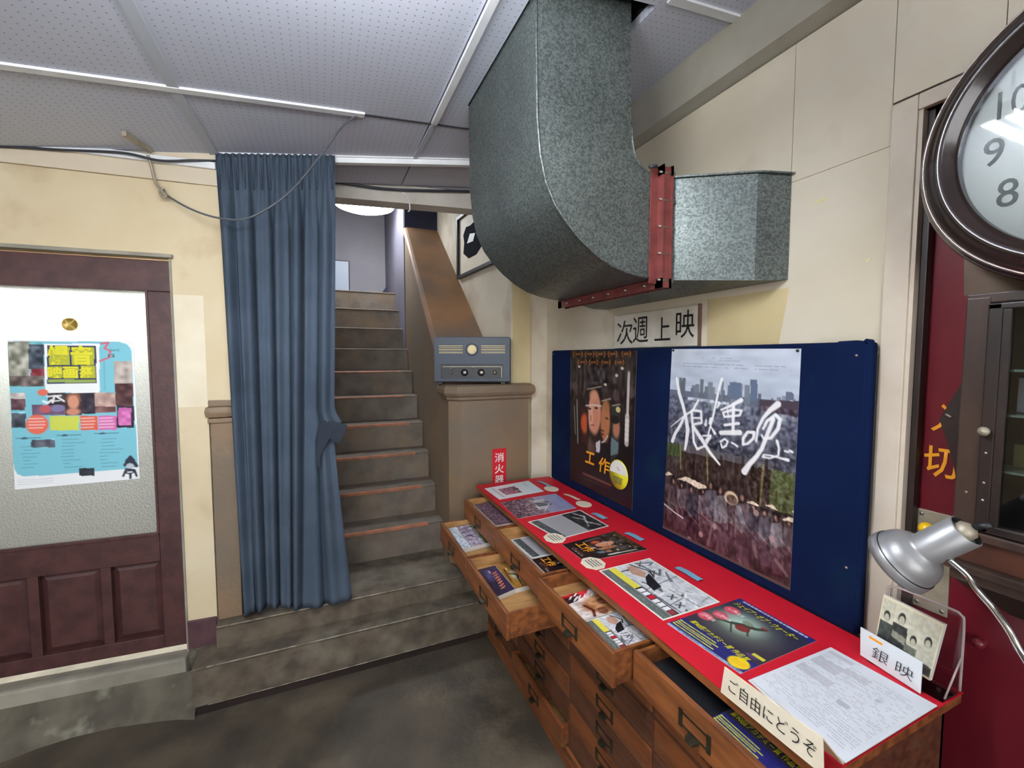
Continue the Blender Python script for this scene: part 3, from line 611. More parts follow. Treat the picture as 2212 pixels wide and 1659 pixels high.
# ------------------------------------------------------------ air duct
du = tag(empty('air_duct', (.8, 1.5, 2.2)), 'large galvanised sheet metal air duct elbow from ceiling to wall', 'duct')
def DU(n, mb, m, p=None):
    o = obj(n, mb, m, p or du)
    if p is None: o.location = (-.8, -1.5, -2.2)
    return o
outer = [(.595, 2.75), (.596, 2.5), (.60, 2.30), (.61, 2.20), (.628, 2.125), (.66, 2.06), (.701, 2.012), (.75, 1.967), (.81, 1.925), (.87, 1.896), (.93, 1.88), (.99, 1.871), (1.06, 1.866)]
inner = [(.932, 2.78), (.934, 2.6), (.938, 2.45), (.94, 2.36), (.944, 2.31), (.95, 2.275), (.96, 2.252), (.972, 2.238), (.985, 2.227), (1.0, 2.219), (1.018, 2.211), (1.038, 2.206), (1.06, 2.204)]
yn, yf_ = 1.18, 1.81; mb = MB(); n = len(outer); V = []
for (xo_, zo), (xi, zi) in zip(outer, inner): V += [(xo_, yn, zo), (xo_, yf_, zo), (xi, yf_, zi), (xi, yn, zi)]
mb.add(V, [(4 * i + a, 4 * i + (a + 1) % 4, 4 * i + 4 + (a + 1) % 4, 4 * i + 4 + a) for i in range(n - 1) for a in range(4)])
el = DU('elbow', mb, M_galv)
el.data.polygons.foreach_set('use_smooth', [True] * len(el.data.polygons)); el.data.set_sharp_from_angle(angle=math.radians(40))
DU('seam', MB().tube([(x - .002, yn - .002, z) for x, z in outer], .004, 6), M_galv)
DU('seam', MB().tube([(x + .001, yn - .001, z) for x, z in inner[3:]], .003, 6), M_galv)
def fl_ring(x0, x1, g0, g1, mb=None):
    mb = mb or MB(); zb, zt = 1.866, 2.204
    return mb.box(x0, x1, yn - g0, yn, zb - g1, zt + g1).box(x0, x1, yf_, yf_ + g0, zb - g1, zt + g1).box(x0, x1, yn - g0, yf_ + g0, zt, zt + g1).box(x0, x1, yn - g0, yf_ + g0, zb - g1, zb)
fa = DU('flange', fl_ring(1.050, 1.055, .032, .032).box(1.02, 1.055, yn - .006, yn - .002, 1.85, 2.23), M_redox)
fb = DU('flange', fl_ring(1.088, 1.093, .032, .032), M_redox)
DU('gasket', fl_ring(1.055, 1.088, .012, .028).box(1.055, 1.088, yn - .026, yn, 1.836, 2.232), M_redox)
for i in range(5):
    z = 1.86 + i * .088
    DU('bolt', MB().tube([(1.04, yn - .024, z), (1.104, yn - .024, z)], .004, 8).tube([(1.092, yn - .024, z), (1.102, yn - .024, z)], .0085, 6, smooth=False), M_bolt)
for i in range(6):
    y = yn + .05 + i * .105
    DU('bolt', MB().tube([(1.04, y, 1.85), (1.104, y, 1.85)], .004, 8), M_bolt)
tr = [[(1.093, 1.18, 1.866), (1.093, 1.81, 1.866), (1.093, 1.81, 2.204), (1.093, 1.18, 2.204)],
      [(1.262, .968, 1.843), (1.262, 1.86, 1.843), (1.262, 1.86, 2.172), (1.262, .968, 2.172)]]
DU('flared_box', MB().prism(*tr), M_galv)
DU('wall_collar', MB().prism(tr[1], [(XR - .002, .925, 1.845), (XR - .002, 1.88, 1.845), (XR - .002, 1.88, 2.165), (XR - .002, .925, 2.165)]), M_galv)
DU('top_lip', MB().prism([(1.09, 1.165, 2.204), (1.09, 1.165, 2.209), (1.09, 1.2, 2.209), (1.09, 1.2, 2.204)], [(1.265, .955, 2.173), (1.265, .955, 2.178), (1.265, 1.0, 2.178), (1.265, 1.0, 2.173)])
   .prism([(1.265, .955, 2.173), (1.265, .955, 2.178), (1.265, 1.0, 2.178), (1.265, 1.0, 2.173)], [(XR - .004, .912, 2.166), (XR - .004, .912, 2.171), (XR - .004, .95, 2.171), (XR - .004, .95, 2.166)]), M_galv)
DU('hanger_rod', MB().tube([(1.03, 1.16, 2.23), (1.0, 1.158, 2.222)], .006, 8), M_cabled)

# ------------------------------------------------------------ radio on the pier
rd = tag(empty('tube_radio', (.853, 2.555, 1.4345), math.radians(-23.7)), 'slate grey metal tube radio standing on the stair pier', 'radio')
wd_, hd, dp = .236, .292, .19
def RD(n, mb, m, p=None): return obj(n, mb, m, p or rd)
cs = RD('case', MB().bbox(-wd_, wd_, .012, dp, .012, hd, .012)
        .box(-wd_ + .004, wd_ - .004, 0, .014, .018, .034).box(-wd_ + .004, wd_ - .004, 0, .014, .125, hd - .005).box(-wd_ + .004, -wd_ + .045, 0, .014, .034, .125).box(wd_ - .045, wd_ - .004, 0, .014, .034, .125), M_radio)
RD('control_panel', MB().box(-wd_ + .045, wd_ - .045, .006, .012, .034, .125), M_black)
RD('panel_trim', MB().box(-wd_ + .055, wd_ - .052, .001, .006, .106, .110).box(wd_ - .056, wd_ - .052, .001, .006, .04, .110), M_plate)
for sx in (-1, 1):
    for j in range(5): RD('vent_slot', MB().box(sx * .13 - .074, sx * .13 + .074, -.0015, .001, .192 + j * .0105, .1955 + j * .0105), M_plate if j % 2 else M_cream)
    RD('grille_back', MB().box(sx * .13 - .076, sx * .13 + .076, -.0008, .0004, .189, .242), M_black)
RD('dial_ring', MB().lathe((0, 0, .214), (0, -1, 0), [(.024, 0), (.038, 0), (.038, .005), (.030, .006), (.028, .003), (0, .003)], 28), mat('ring_blue', rgb(52, 64, 82), None, rough=.4))
RD('dial', MB().lathe((0, 0, .214), (0, -1, 0), [(.029, .003), (.027, .0045), (0, .0045)], 28), M_cream)
RD('dial_needle', MB().prism([(-.010, -.0048, .193), (.010, -.0048, .193), (.006, -.0048, .201), (-.006, -.0048, .201)], [(-.010, -.0056, .193), (.010, -.0056, .193), (.006, -.0056, .201), (-.006, -.0056, .201)]), M_bolt)
for x, r_, m_ in ((-.13, .008, M_bolt), (-.048, .019, M_black), (.055, .019, M_black), (.14, .012, M_bolt)):
    kb = RD('knob', MB().lathe((x, .006, .072), (0, -1, 0), [(r_ * 1.2, 0), (r_ * 1.1, .004), (r_ * .7, .012), (0, .013)], 20), m_)
    if r_ > .015: obj('pointer', MB().bbox(x - .004, x + .012, -.011, -.006, .066, .08, .001), M_bolt, kb)
RD('knob', MB().lathe((-.13, .006, .094), (0, -1, 0), [(.007, 0), (.006, .006), (0, .007)], 14), M_bolt)
RD('screw', MB().lathe((.003, .004, .1), (0, -1, 0), [(.007, 0), (.006, .004), (0, .005)], 14), M_bolt)
for x in (-.2, .19):
    for y in (.03, .15): RD('foot', MB().bbox(x - .014, x + .014, y - .012, y + .012, 0, .014, .002), M_black)

# ------------------------------------------------------------ extinguisher sign on the pier
sg = tag(obj('extinguisher_sign', MB().box(.965, 1.058, 2.5015, 2.5035, .70, 1.03), M_redsign), 'red vertical fire extinguisher sign on the stair pier', 'sign')
for i, ch in enumerate('消火器'): lettering(ch, (.98, 2.5012, .945 - i * .072), (1, 0, 0), (0, 0, 1), .062, .058, M_inkw, sg, bold=.012)
obj('arrow', MB().prism([(1.003, 2.5013, .79), (1.019, 2.5013, .79), (1.019, 2.5013, .755), (1.04, 2.5013, .755), (1.011, 2.5013, .725), (.982, 2.5013, .755), (1.003, 2.5013, .755)],
    [(1.003, 2.5005, .79), (1.019, 2.5005, .79), (1.019, 2.5005, .755), (1.04, 2.5005, .755), (1.011, 2.5005, .725), (.982, 2.5005, .755), (1.003, 2.5005, .755)]), M_inkw, sg)

# ------------------------------------------------------------ picture on the stair wall
def pw(y, off=0): x = 1.12 - (y - 2.56) * .0671; return x - off
pf = tag(empty('framed_picture', (1.06, 3.2, 2.25)), 'black framed picture with white mat on the stair wall', 'picture')
def PF(n, ya, yb, z0, z1, o0, o1, m):
    mb = MB().prism([(pw(ya, o0), ya, z0), (pw(yb, o0), yb, z0), (pw(yb, o0), yb, z1), (pw(ya, o0), ya, z1)], [(pw(ya, o1), ya, z0), (pw(yb, o1), yb, z0), (pw(yb, o1), yb, z1), (pw(ya, o1), ya, z1)])
    o = obj(n, mb, m, pf); o.location = (-1.06, -3.2, -2.25); return o
PF('frame', 2.75, 3.47, 2.235, 2.258, .001, .03, M_black); PF('frame', 2.75, 3.47, 2.70, 2.722, .001, .03, M_black)
PF('frame', 3.447, 3.47, 2.258, 2.70, .001, .03, M_black); PF('frame', 2.75, 2.773, 2.258, 2.70, .001, .03, M_black)
PF('mat_board', 2.773, 3.447, 2.258, 2.70, .001, .010, M_paper)
mb = MB(); pts = [(3.36, 2.42), (3.34, 2.50), (3.36, 2.56), (3.30, 2.61), (3.22, 2.60), (3.0, 2.62), (2.9, 2.58), (2.9, 2.44), (3.1, 2.36), (3.25, 2.36)]
mb.prism([(pw(y, .0105), y, z) for y, z in pts], [(pw(y, .012), y, z) for y, z in pts]); o = obj('dark_image', mb, mat('picture_black', rgb(30, 32, 40), None, rough=.9, spec=.05), pf); o.location = (-1.06, -3.2, -2.25)
mb = MB(); pts = [(3.28, 2.48), (3.22, 2.54), (3.12, 2.52), (3.16, 2.47)]
mb.prism([(pw(y, .0121), y, z) for y, z in pts], [(pw(y, .0126), y, z) for y, z in pts]); o = obj('pale_image', mb, M_paperw, pf); o.location = (-1.06, -3.2, -2.25)

# ------------------------------------------------------------ drawer cabinet
cb = tag(empty('drawer_cabinet', (1.08, 1.4, 0)), 'long orange wood cabinet of many drawers under the red top', 'cabinet')
CX, CY0, CY1 = .843, .475, 2.335
ycols = [(1.865, 2.325), (1.38, 1.855), (.925, 1.37), (.485, .915)]
rows = [(.80, .70), (.685, .585), (.57, .482), (.47, .385), (.373, .288), (.276, .192), (.18, .095)]
def CO(n, mb, m, p=None):
    o = obj(n, mb, m, p or cb)
    if p is None: o.location = (-1.08, -1.4, 0)
    return o
CO('carcass', MB().box(CX + .012, 1.30, CY0, CY0 + .014, .0, .812).box(CX + .012, 1.30, CY1 - .014, CY1, .0, .812).box(1.29, 1.30, CY0, CY1, 0, .812).box(CX + .012, 1.30, CY0, CY1, .80, .812), M_wood_d)
CO('plinth', MB().bbox(CX - .004, 1.29, CY0 - .004, CY1 + .004, 0, .085, .004), M_wood)
fr_ = MB()
for yy in (CY0, .915, 1.37, 1.855, 2.325): fr_.box(CX + .003, CX + .02, yy, yy + .0101, .085, .812)
for zt, zb in rows: fr_.box(CX + .004, CX + .02, CY0, CY1, zb - .0148, zb - .001)
CO('front_frame', fr_, M_wood_d)
for yy in (.92, 1.375, 1.86): CO('divider', MB().box(CX + .02, 1.29, yy - .004, yy + .004, .085, .80), M_wood_d)
opening = {(0, 0): .118, (0, 1): .117, (0, 2): .139, (0, 3): .078, (1, 0): .258, (1, 1): .258, (6, 1): .03}
def make_drawer(wy_, h, opened, m, bot):
    mb = MB(); L_ = .40 if opened else .10
    mb.bbox(0, .014, -wy_ / 2, wy_ / 2, 0, h, .002)
    mb.box(.014, L_, -wy_ / 2 + .003, -wy_ / 2 + .013, .004, h - .001).box(.014, L_, wy_ / 2 - .013, wy_ / 2 - .003, .004, h - .001)
    if opened: mb.box(L_ - .01, L_, -wy_ / 2 + .003, wy_ / 2 - .003, .004, h - .004)
    return mb.mesh('drawer')
def make_handle():
    mb = MB(); w2, h2 = .040, .017
    mb.box(-.003, 0, -w2, w2, h2 - .003, h2).box(-.003, 0, -w2, w2, -h2, -h2 + .003).box(-.0035, 0, -w2 - .006, -w2 + .004, -h2 - .004, h2 + .004).box(-.0035, 0, w2 - .004, w2 + .006, -h2 - .004, h2 + .004)
    mb.prism([(-.003, -.016, -h2), (-.016, -.013, -h2 - .002), (-.020, -.010, -h2 - .010), (-.003, -.016, -h2 - .007)], [(-.003, .016, -h2), (-.016, .013, -h2 - .002), (-.020, .010, -h2 - .010), (-.003, .016, -h2 - .007)])
    me = mb.mesh('handle'); me.materials.append(M_brass); return me
hme = make_handle(); cache = {}
for r, (zt, zb) in enumerate(rows):
    for q, (ya, yb) in enumerate(ycols):
        o_ = opening.get((r, q), 0); h = zt - zb; key = (round(yb - ya, 3), round(h, 3), o_ > 0, (r + q) % 2)
        if key not in cache:
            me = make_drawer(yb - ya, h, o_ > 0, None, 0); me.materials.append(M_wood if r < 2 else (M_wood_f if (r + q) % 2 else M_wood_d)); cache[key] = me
        d = bpy.data.objects.new('drawer', cache[key]); COL.objects.link(d); d.parent = cb; d.location = (CX - o_ - 1.08, (ya + yb) / 2 - 1.4, zb)
        hd_ = bpy.data.objects.new('handle', hme); COL.objects.link(hd_); hd_.parent = d; hd_.location = (0, 0, h * .46)
        if o_:
            wy_ = yb - ya; bz = {0: .05, 1: .048}.get(r, .006)
            obj('drawer_bottom', MB().box(.014, .39, -wy_ / 2 + .013, wy_ / 2 - .013, bz, bz + .005), M_wood_l if (r, q) != (0, 3) else M_black, d)
            if r == 1 or (r == 0 and q < 2):
                obj('inner_side', MB().box(.0145, .39, wy_ / 2 - .0155, wy_ / 2 - .013, bz, h - .003).box(.0145, .39, -wy_ / 2 + .013, -wy_ / 2 + .0155, bz, h - .003), M_wood_l, d)
# worktop : wooden board with a red sheet
tp = tag(empty('table_top', (1.06, 1.4, .812)), 'wooden top board covered with a bright red sheet', 'table top')
o = obj('board', MB().bbox(.826, 1.32, .455, 2.415, .8125, .838, .002), M_wood, tp); o.location = (-1.06, -1.4, -.812)
o = obj('red_sheet', MB().box(.823, 1.318, .452, 2.418, .838, .8405), M_redtop, tp); o.location = (-1.06, -1.4, -.812)
for x, y in ((1.30, 2.40), (.85, 2.39), (.91, 1.44), (1.28, .48), (1.19, 1.7)): o = obj('tack', MB().lathe((x, y, .8405), (0, 0, 1), [(.005, 0), (.004, .0012), (0, .0018)], 12), M_bolt, tp); o.location = (-1.06, -1.4, -.812)

# ------------------------------------------------------------ blue velvet board with posters
bd = tag(empty('velvet_board', (1.33, 1.5, .84)), 'long navy velvet covered notice board standing on the red top', 'notice board')
o = obj('panel', MB().bbox(1.316, XR - .003, .668, 2.385, .8407, 1.642, .012), M_navy, bd); o.location = (-1.33, -1.5, -.84)
o = obj('padded_edge', MB().tube(smooth([(1.328, .674, .85), (1.328, .672, 1.2), (1.328, .674, 1.60), (1.328, .69, 1.632), (1.328, .75, 1.634)]), .011, 10), M_navy, bd); o.location = (-1.33, -1.5, -.84)
for y, z in ((.70, 1.605), (2.36, 1.62), (.70, 1.02)): o = obj('tack', MB().lathe((1.316, y, z), (-1, 0, 0), [(.004, 0), (.003, .002), (0, .003)], 10), M_bolt, bd); o.location = (-1.33, -1.5, -.84)

# ------------------------------------------------------------ printed things
def stick(o, label, cat, group=None): return tag(o, label, cat, group)
XB = 1.3145
# big poster : sky, city, warriors in front of a gate, brushed white title
zs = [(90, 30), (940, 45), (850, 1625), (35, 1215)]        # corners of the poster as measured
cv = Canvas(190, 270, (60, 52, 56), zs)
cv.vgrad(0, .26, (196, 204, 218), (178, 190, 206)); cv.vgrad(.22, .56, (104, 108, 126), (62, 62, 74)); cv.vgrad(.52, 1, (66, 56, 54), (58, 40, 42))
cv.noise(14, 16, 6, 0, 0, 1, .24)
for i in range(30):
    x = random.random(); h = random.uniform(.03, .09); w_ = random.uniform(.015, .04); g_ = random.randint(86, 128)
    cv.rect(x, .24 - h * (.5 if x > .7 or x < .06 else 1), x + w_, .30, (g_, g_ + 8, g_ + 20), .9)
cv.poly([(610, 240), (655, 245), (655, 380), (610, 380)], (96, 110, 134)); cv.poly([(475, 255), (550, 262), (550, 370), (475, 360)], (98, 112, 136)); cv.poly([(835, 320), (885, 330), (885, 380), (835, 380)], (100, 108, 128))
cv.poly([(670, 370), (925, 385), (915, 490), (665, 440)], (72, 62, 74)); cv.poly([(200, 345), (470, 385), (470, 400), (200, 362)], (180, 186, 200))
cv.noise(46, 3, 3, 0, .25, 1, .56); cv.noise(20, 9, 5, 0, .25, 1, .56)
cv.dashes(.3, .045, .62, 2, .012, (120, 130, 150), .003, .5); cv.dashes(.12, .075, .95, 2, .014, (110, 118, 140), .004, .5)
cv.poly([(70, 640), (160, 660), (160, 740), (60, 720)], (70, 82, 52)); cv.poly([(730, 820), (900, 860), (880, 1130), (720, 1080)], (84, 90, 58)); cv.poly([(720, 960), (880, 1000), (880, 1030), (720, 990)], (74, 74, 46))
cv.poly([(150, 650), (340, 690), (760, 790), (750, 830), (330, 750), (150, 700)], (92, 88, 92)); cv.poly([(160, 700), (740, 830), (720, 1090), (500, 1010), (160, 880)], (58, 44, 40)); cv.noise(18, 2, 9, 0, .5, 1, .75)
for a_, b_ in (((150, 660), (155, 820)), ((325, 700), (332, 920)), ((690, 800), (665, 1060))): cv.line([a_, b_], .012, (140, 130, 80), .8)
for x in (240, 420, 560, 620, 710): cv.line([(x, 740), (x - 6, 960)], .02, (40, 30, 30), .7)
ppl = [(105, 890, 1), (160, 920, .8), (225, 945, .95), (350, 920, 1.1), (412, 950, 1.15), (490, 1020, .8), (550, 1000, 1.2), (625, 1065, .9), (692, 1100, .95), (768, 1135, 1), (850, 1165, .9), (300, 960, .8)]
for i, (x, y, s_) in enumerate(ppl):
    c_ = [(74, 58, 62), (100, 86, 92), (56, 50, 62), (92, 86, 96), (112, 104, 110)][i % 5]
    cv.poly([(x - 32 * s_, y + 40 * s_), (x + 34 * s_, y + 40 * s_), (x + 42 * s_, y + 200 * s_), (x + 36 * s_, y + 390 * s_), (x - 30 * s_, y + 370 * s_), (x - 40 * s_, y + 190 * s_)], c_, .95)
    cv.poly([(x - 34 * s_, y + 190 * s_), (x + 38 * s_, y + 200 * s_), (x + 44 * s_, y + 400 * s_), (x - 36 * s_, y + 380 * s_)], (76, 36, 46), .6)
    cv.line([(x - 24 * s_, y + 60 * s_), (x - 32 * s_, y + 150 * s_), (x - 8 * s_, y + 190 * s_)], .022, tuple(q + 18 for q in c_), .8)
    p_ = cv.m((x, y)); cv.ell(p_[0], p_[1], .024 * s_, .026 * s_, (42, 32, 34)); cv.ell(p_[0] + random.uniform(-.003, .003), p_[1] + .009, .014 * s_, .017 * s_, (158, 118, 104), .85, .5); cv.line([(x - 60, y + 120), (x + 50, y + random.randint(150, 320))], .006, (168, 150, 138), .5)
    q_ = cv.m((x - 5, y + 195 * s_)); cv.ell(q_[0], q_[1], .012, .009, (150, 118, 110), .5)
cv.poly([(512, 1060), (540, 1060), (570, 1180), (540, 1180)], (150, 150, 158), .7)
for pts in ([(50, 850), (75, 835), (100, 855), (60, 862)], [(130, 885), (190, 868), (325, 935), (320, 948), (270, 950), (190, 900)], [(578, 1040), (620, 1032), (658, 1060), (655, 1070)], [(700, 1060), (745, 1055), (782, 1098)], [(800, 1155), (850, 1135), (880, 1150), (878, 1172)], [(865, 1100), (880, 1095), (880, 1112)]):
    cv.poly(pts, (224, 206, 184))
p_ = cv.m((482, 1012)); cv.ell(p_[0], p_[1], .055, .034, (214, 190, 160), .9); cv.ell(p_[0] + .004, p_[1] + .006, .043, .024, (96, 74, 66), .9)
cv.noise(24, 3, 4, 0, .56, 1, .9); cv.noise(30, 2, 2, .7, .5, 1, .72); cv.line([(45, 1050), (110, 1105), (172, 1148)], .008, (222, 220, 220)); cv.noise(22, 3, 6, 0, .68, 1, 1)
for p0 in ((285, 1255), (375, 1200), (740, 1280), (640, 1110), (210, 1290)): p_ = cv.m(p0); cv.ell(p_[0], p_[1], .02, .016, (176, 142, 138), .8)
for x0, y0_, x1, y1_ in ((80, 1230, 120, 1300), (360, 1180, 330, 1330), (620, 1300, 640, 1400), (760, 1420, 830, 1520), (530, 1420, 560, 1500)): cv.line([(x0, y0_), (x1, y1_)], .02, (146, 120, 112), .55)
cv.vgrad(.985, 1, (90, 78, 74), (80, 70, 66))
wh = (244, 244, 246); K = 1 / 860
for pts, wd2 in (([(125, 225), (142, 320), (168, 400), (188, 480), (200, 560), (192, 630), (182, 688)], [20, 26, 26, 26, 30, 26, 18]),
                 ([(178, 470), (150, 530), (118, 580), (98, 632)], [16, 22, 24, 26]), ([(270, 368), (235, 430), (160, 480), (85, 540)], [14, 16, 10, 5]),
                 ([(232, 432), (288, 440), (292, 515), (235, 525)], [18, 16, 16, 14]), ([(225, 440), (232, 530), (240, 640), (262, 688), (310, 668), (352, 612)], [20, 18, 18, 16, 14, 8]), ([(234, 482), (288, 484)], 12),
                 ([(236, 540), (290, 620), (345, 710), (408, 790)], [24, 28, 22, 12]), ([(300, 600), (350, 600), (322, 632)], [10, 14, 20]),
                 ([(425, 232), (402, 310), (385, 390), (366, 480), (335, 590)], [18, 16, 16, 14, 10]), ([(322, 496), (318, 528)], [10, 20]), ([(408, 390), (392, 420)], [18, 8]), ([(352, 540), (378, 585)], [8, 20]), ([(352, 490), (344, 520)], [20, 14]),
                 ([(420, 432), (480, 408), (550, 372)], [12, 16, 26]), ([(432, 450), (440, 478), (540, 470), (552, 440), (500, 432), (432, 450)], 14), ([(500, 398), (496, 585)], 20), ([(462, 432), (466, 478)], 10), ([(442, 532), (534, 522)], 16), ([(418, 582), (540, 582)], [26, 30]),
                 ([(414, 640), (442, 622), (462, 640), (450, 668), (425, 680), (418, 655)], 12), ([(488, 648), (512, 662), (524, 672)], 12),
                 ([(560, 660), (562, 620), (590, 580), (632, 582), (628, 620), (590, 655), (560, 662)], [16, 18, 16, 18, 16, 14, 12]), ([(785, 402), (735, 440), (690, 490), (655, 560), (645, 640)], [34, 26, 18, 14, 12]),
                 ([(690, 560), (715, 510), (770, 470), (798, 500), (785, 560), (740, 618), (695, 628), (680, 600)], [12, 16, 18, 20, 20, 18, 12, 10]), ([(755, 500), (715, 600), (680, 690), (645, 740), (600, 790), (568, 838)], [22, 22, 22, 24, 28, 38]),
                 ([(778, 640), (790, 690), (784, 735), (730, 752), (685, 742), (692, 728), (740, 735), (800, 752), (845, 765)], [16, 12, 10, 9, 10, 9, 9, 10, 18]), ([(826, 706), (848, 712)], 10), ([(858, 704), (874, 712)], 12)):
    cv.line(pts, [q * K for q in wd2] if isinstance(wd2, list) else wd2 * K, wh, .96)
po = sheet('film_poster', cv, [(XB, 1.369, 1.634), (XB, .846, 1.626), (XB, .851, .878), (XB, 1.400, .876)], .0006, None, .3, warp=lambda u, v: .0025 * np.sin(u * 3.1) * (1 - v) + .001 * np.sin(v * 22) * u * (1 - u))
stick(po, 'large film poster of warriors under a grey city with white brushed title', 'poster')
for y, z in ((1.36, 1.628), (.856, 1.62)): obj('tack', MB().lathe((XB - .001, y, z), (-1, 0, 0), [(.005, 0), (.004, .003), (0, .004)], 12), M_black, po)
# dark poster with faces
zs = [(165, 50), (800, 75), (735, 1620), (125, 1290)]
def dark_poster(w_, h_):
    cv = Canvas(w_, h_, (34, 26, 26), zs)
    cv.vgrad(0, .28, (46, 38, 32), (58, 50, 50)); cv.vgrad(.28, .6, (52, 40, 38), (30, 24, 26)); cv.vgrad(.6, 1, (24, 19, 22), (40, 22, 26))
    cv.noise(26, 4, 8, 0, 0, 1, .4)
    for x in (170, 225, 262, 300): cv.line([(x, 130), (x - 12, 470)], .02, (96, 84, 80), .5)
    cv.poly([(330, 230), (520, 230), (520, 330), (450, 380), (330, 380)], (92, 86, 98), .3); cv.noise(40, 6, 6, .3, .1, .75, .22)
    for x, y in ((600, 312), (655, 245), (245, 212), (490, 395)): p_ = cv.m((x, y)); cv.ell(p_[0], p_[1], .022, .010, (226, 218, 200), .9)
    for x, y in ((150, 385), (200, 400), (590, 500), (740, 480)): p_ = cv.m((x, y)); cv.ell(p_[0], p_[1], .05, .04, (110, 92, 94), .5)
    # strips of faces
    cv.poly([(245, 600), (305, 600), (300, 960), (250, 930)], (60, 30, 26)); p_ = cv.m((285, 760)); cv.ell(p_[0], p_[1], .085, .09, (206, 92, 54), .95, .4)
    cv.poly([(315, 440), (448, 430), (440, 1050), (300, 1040)], (46, 34, 34))
    p_ = cv.m((384, 480)); cv.ell(p_[0], p_[1], .12, .07, (30, 24, 26)); p_ = cv.m((382, 660)); cv.ell(p_[0], p_[1], .112, .172, (204, 138, 112), 1, .2); p_ = cv.m((345, 700)); cv.ell(p_[0], p_[1], .055, .13, (226, 168, 142), .85, .6); p_ = cv.m((350, 1000)); cv.ell(p_[0], p_[1], .09, .06, (96, 78, 66), .8, .6)
    p_ = cv.m((375, 492)); cv.ell(p_[0], p_[1], .09, .05, (214, 152, 124), .8, .5)
    cv.poly([(448, 550), (545, 560), (535, 960), (440, 950)], (36, 28, 28)); p_ = cv.m((484, 745)); cv.ell(p_[0], p_[1], .082, .165, (178, 114, 78), 1, .25); p_ = cv.m((500, 600)); cv.ell(p_[0], p_[1], .07, .05, (150, 106, 62), .7, .5)
    cv.poly([(548, 600), (632, 600), (612, 1060), (530, 1160)], (50, 52, 50)); p_ = cv.m((590, 820)); cv.ell(p_[0], p_[1], .06, .08, (190, 124, 98), .9, .4); p_ = cv.m((575, 735)); cv.ell(p_[0], p_[1], .07, .03, (34, 28, 30))
    cv.poly([(540, 900), (610, 960), (600, 1060), (530, 1080)], (118, 140, 146), .8); p_ = cv.m((610, 640)); cv.ell(p_[0], p_[1], .034, .020, (226, 206, 140), .9)
    cv.line([(300, 590), (372, 585), (448, 600)], .012, (214, 206, 204)); cv.line([(318, 600), (325, 640), (362, 640), (368, 596)], .006, (200, 190, 186), .8); cv.line([(392, 600), (398, 636), (412, 634)], .006, (200, 190, 186), .8)
    for a_, b_ in (((345, 690), (345, 735)), ((345, 780), (372, 780))): cv.line([a_, b_], .014, (140, 72, 60), .8)
    for x, y in ((335, 620), (400, 618)): p_ = cv.m((x, y)); cv.ell(p_[0], p_[1], .028, .009, (52, 34, 34), .9)
    for x, y in ((500, 720), (455, 835), (455, 870)): p_ = cv.m((x, y)); cv.ell(p_[0], p_[1], .03, .007, (64, 34, 30), .8)
    cv.line([(315, 432), (450, 412)], .008, (190, 176, 160)); cv.line([(452, 552), (540, 532)], .008, (190, 176, 160)); cv.line([(552, 600), (632, 590)], .008, (190, 176, 160))
    cv.poly([(388, 950), (432, 925), (425, 1045), (392, 1040)], (206, 196, 204)); cv.line([(445, 950), (470, 940), (505, 890)], .014, (206, 190, 196)); cv.poly([(440, 955), (535, 960), (525, 1160), (425, 1150)], (26, 22, 28))
    p_ = cv.m((330, 960)); cv.ell(p_[0], p_[1], .04, .08, (108, 88, 72), .7, .6)
    # award laurels
    og = (196, 116, 48)
    for i, x in enumerate((235, 345, 450, 565, 695)):
        y = 92 + i * 4
        cv.line([(x - 34, y - 22), (x - 44, y), (x - 34, y + 28)], .012, og, .8); cv.line([(x + 34, y - 22), (x + 44, y), (x + 34, y + 28)], .012, og, .8); cv.line([(x - 20, y), (x + 20, y)], .02, og, .6)
    for i, x in enumerate((275, 380, 500, 630)):
        y = 170 + i * 6
        cv.line([(x - 34, y - 20), (x - 42, y), (x - 34, y + 24)], .012, og, .8); cv.line([(x + 34, y - 20), (x + 42, y), (x + 34, y + 24)], .012, og, .8); cv.line([(x - 20, y), (x + 20, y)], .02, og, .6)
    # upright lines of small type
    def col(x0, y0_, x1, y1_, w2, c_, n_):
        for i in range(n_):
            a_ = i / n_; b_ = (i + .72) / n_; cv.line([(x0 + (x1 - x0) * a_, y0_ + (y1_ - y0_) * a_), (x0 + (x1 - x0) * b_, y0_ + (y1_ - y0_) * b_)], w2, c_, .75)
    col(718, 290, 700, 700, .032, (206, 198, 190), 17); col(697, 710, 686, 980, .055, (226, 220, 214), 6); col(216, 530, 214, 950, .022, (150, 142, 134), 20); col(188, 590, 192, 860, .018, (130, 124, 118), 16)
    cv.line([(260, 1240), (530, 1365)], .022, (150, 84, 66), .7); cv.line([(270, 1290), (520, 1395)], .006, (130, 60, 50), .7)
    for i in range(16): cv.line([(195 + i * 28, 1358 + i * 14.6), (195 + i * 28 + random.uniform(10, 24), 1358 + i * 14.6 + 8)], random.choice([.010, .016]), (200, 194, 190), .8)
    return cv
do = sheet('film_poster', dark_poster(150, 200), [(XB, 2.150, 1.640), (XB, 1.585, 1.632), (XB, 1.600, .886), (XB, 2.155, .892)], .0006, None, .28, warp=lambda u, v: .006 * (1 - v) * (1 - u) ** 3)
stick(do, 'dark film poster of divided faces with orange title characters', 'poster')
lettering('工', (XB - .0025, 1.992, 1.028), (0, -1, 0), (0, 0, 1), .085, .066, M_inko, do, bold=.03, shear=.08)
lettering('作', (XB - .0025, 1.872, 1.008), (0, -1, 0), (0, 0, 1), .095, .080, M_inko, do, bold=.02, shear=.12)
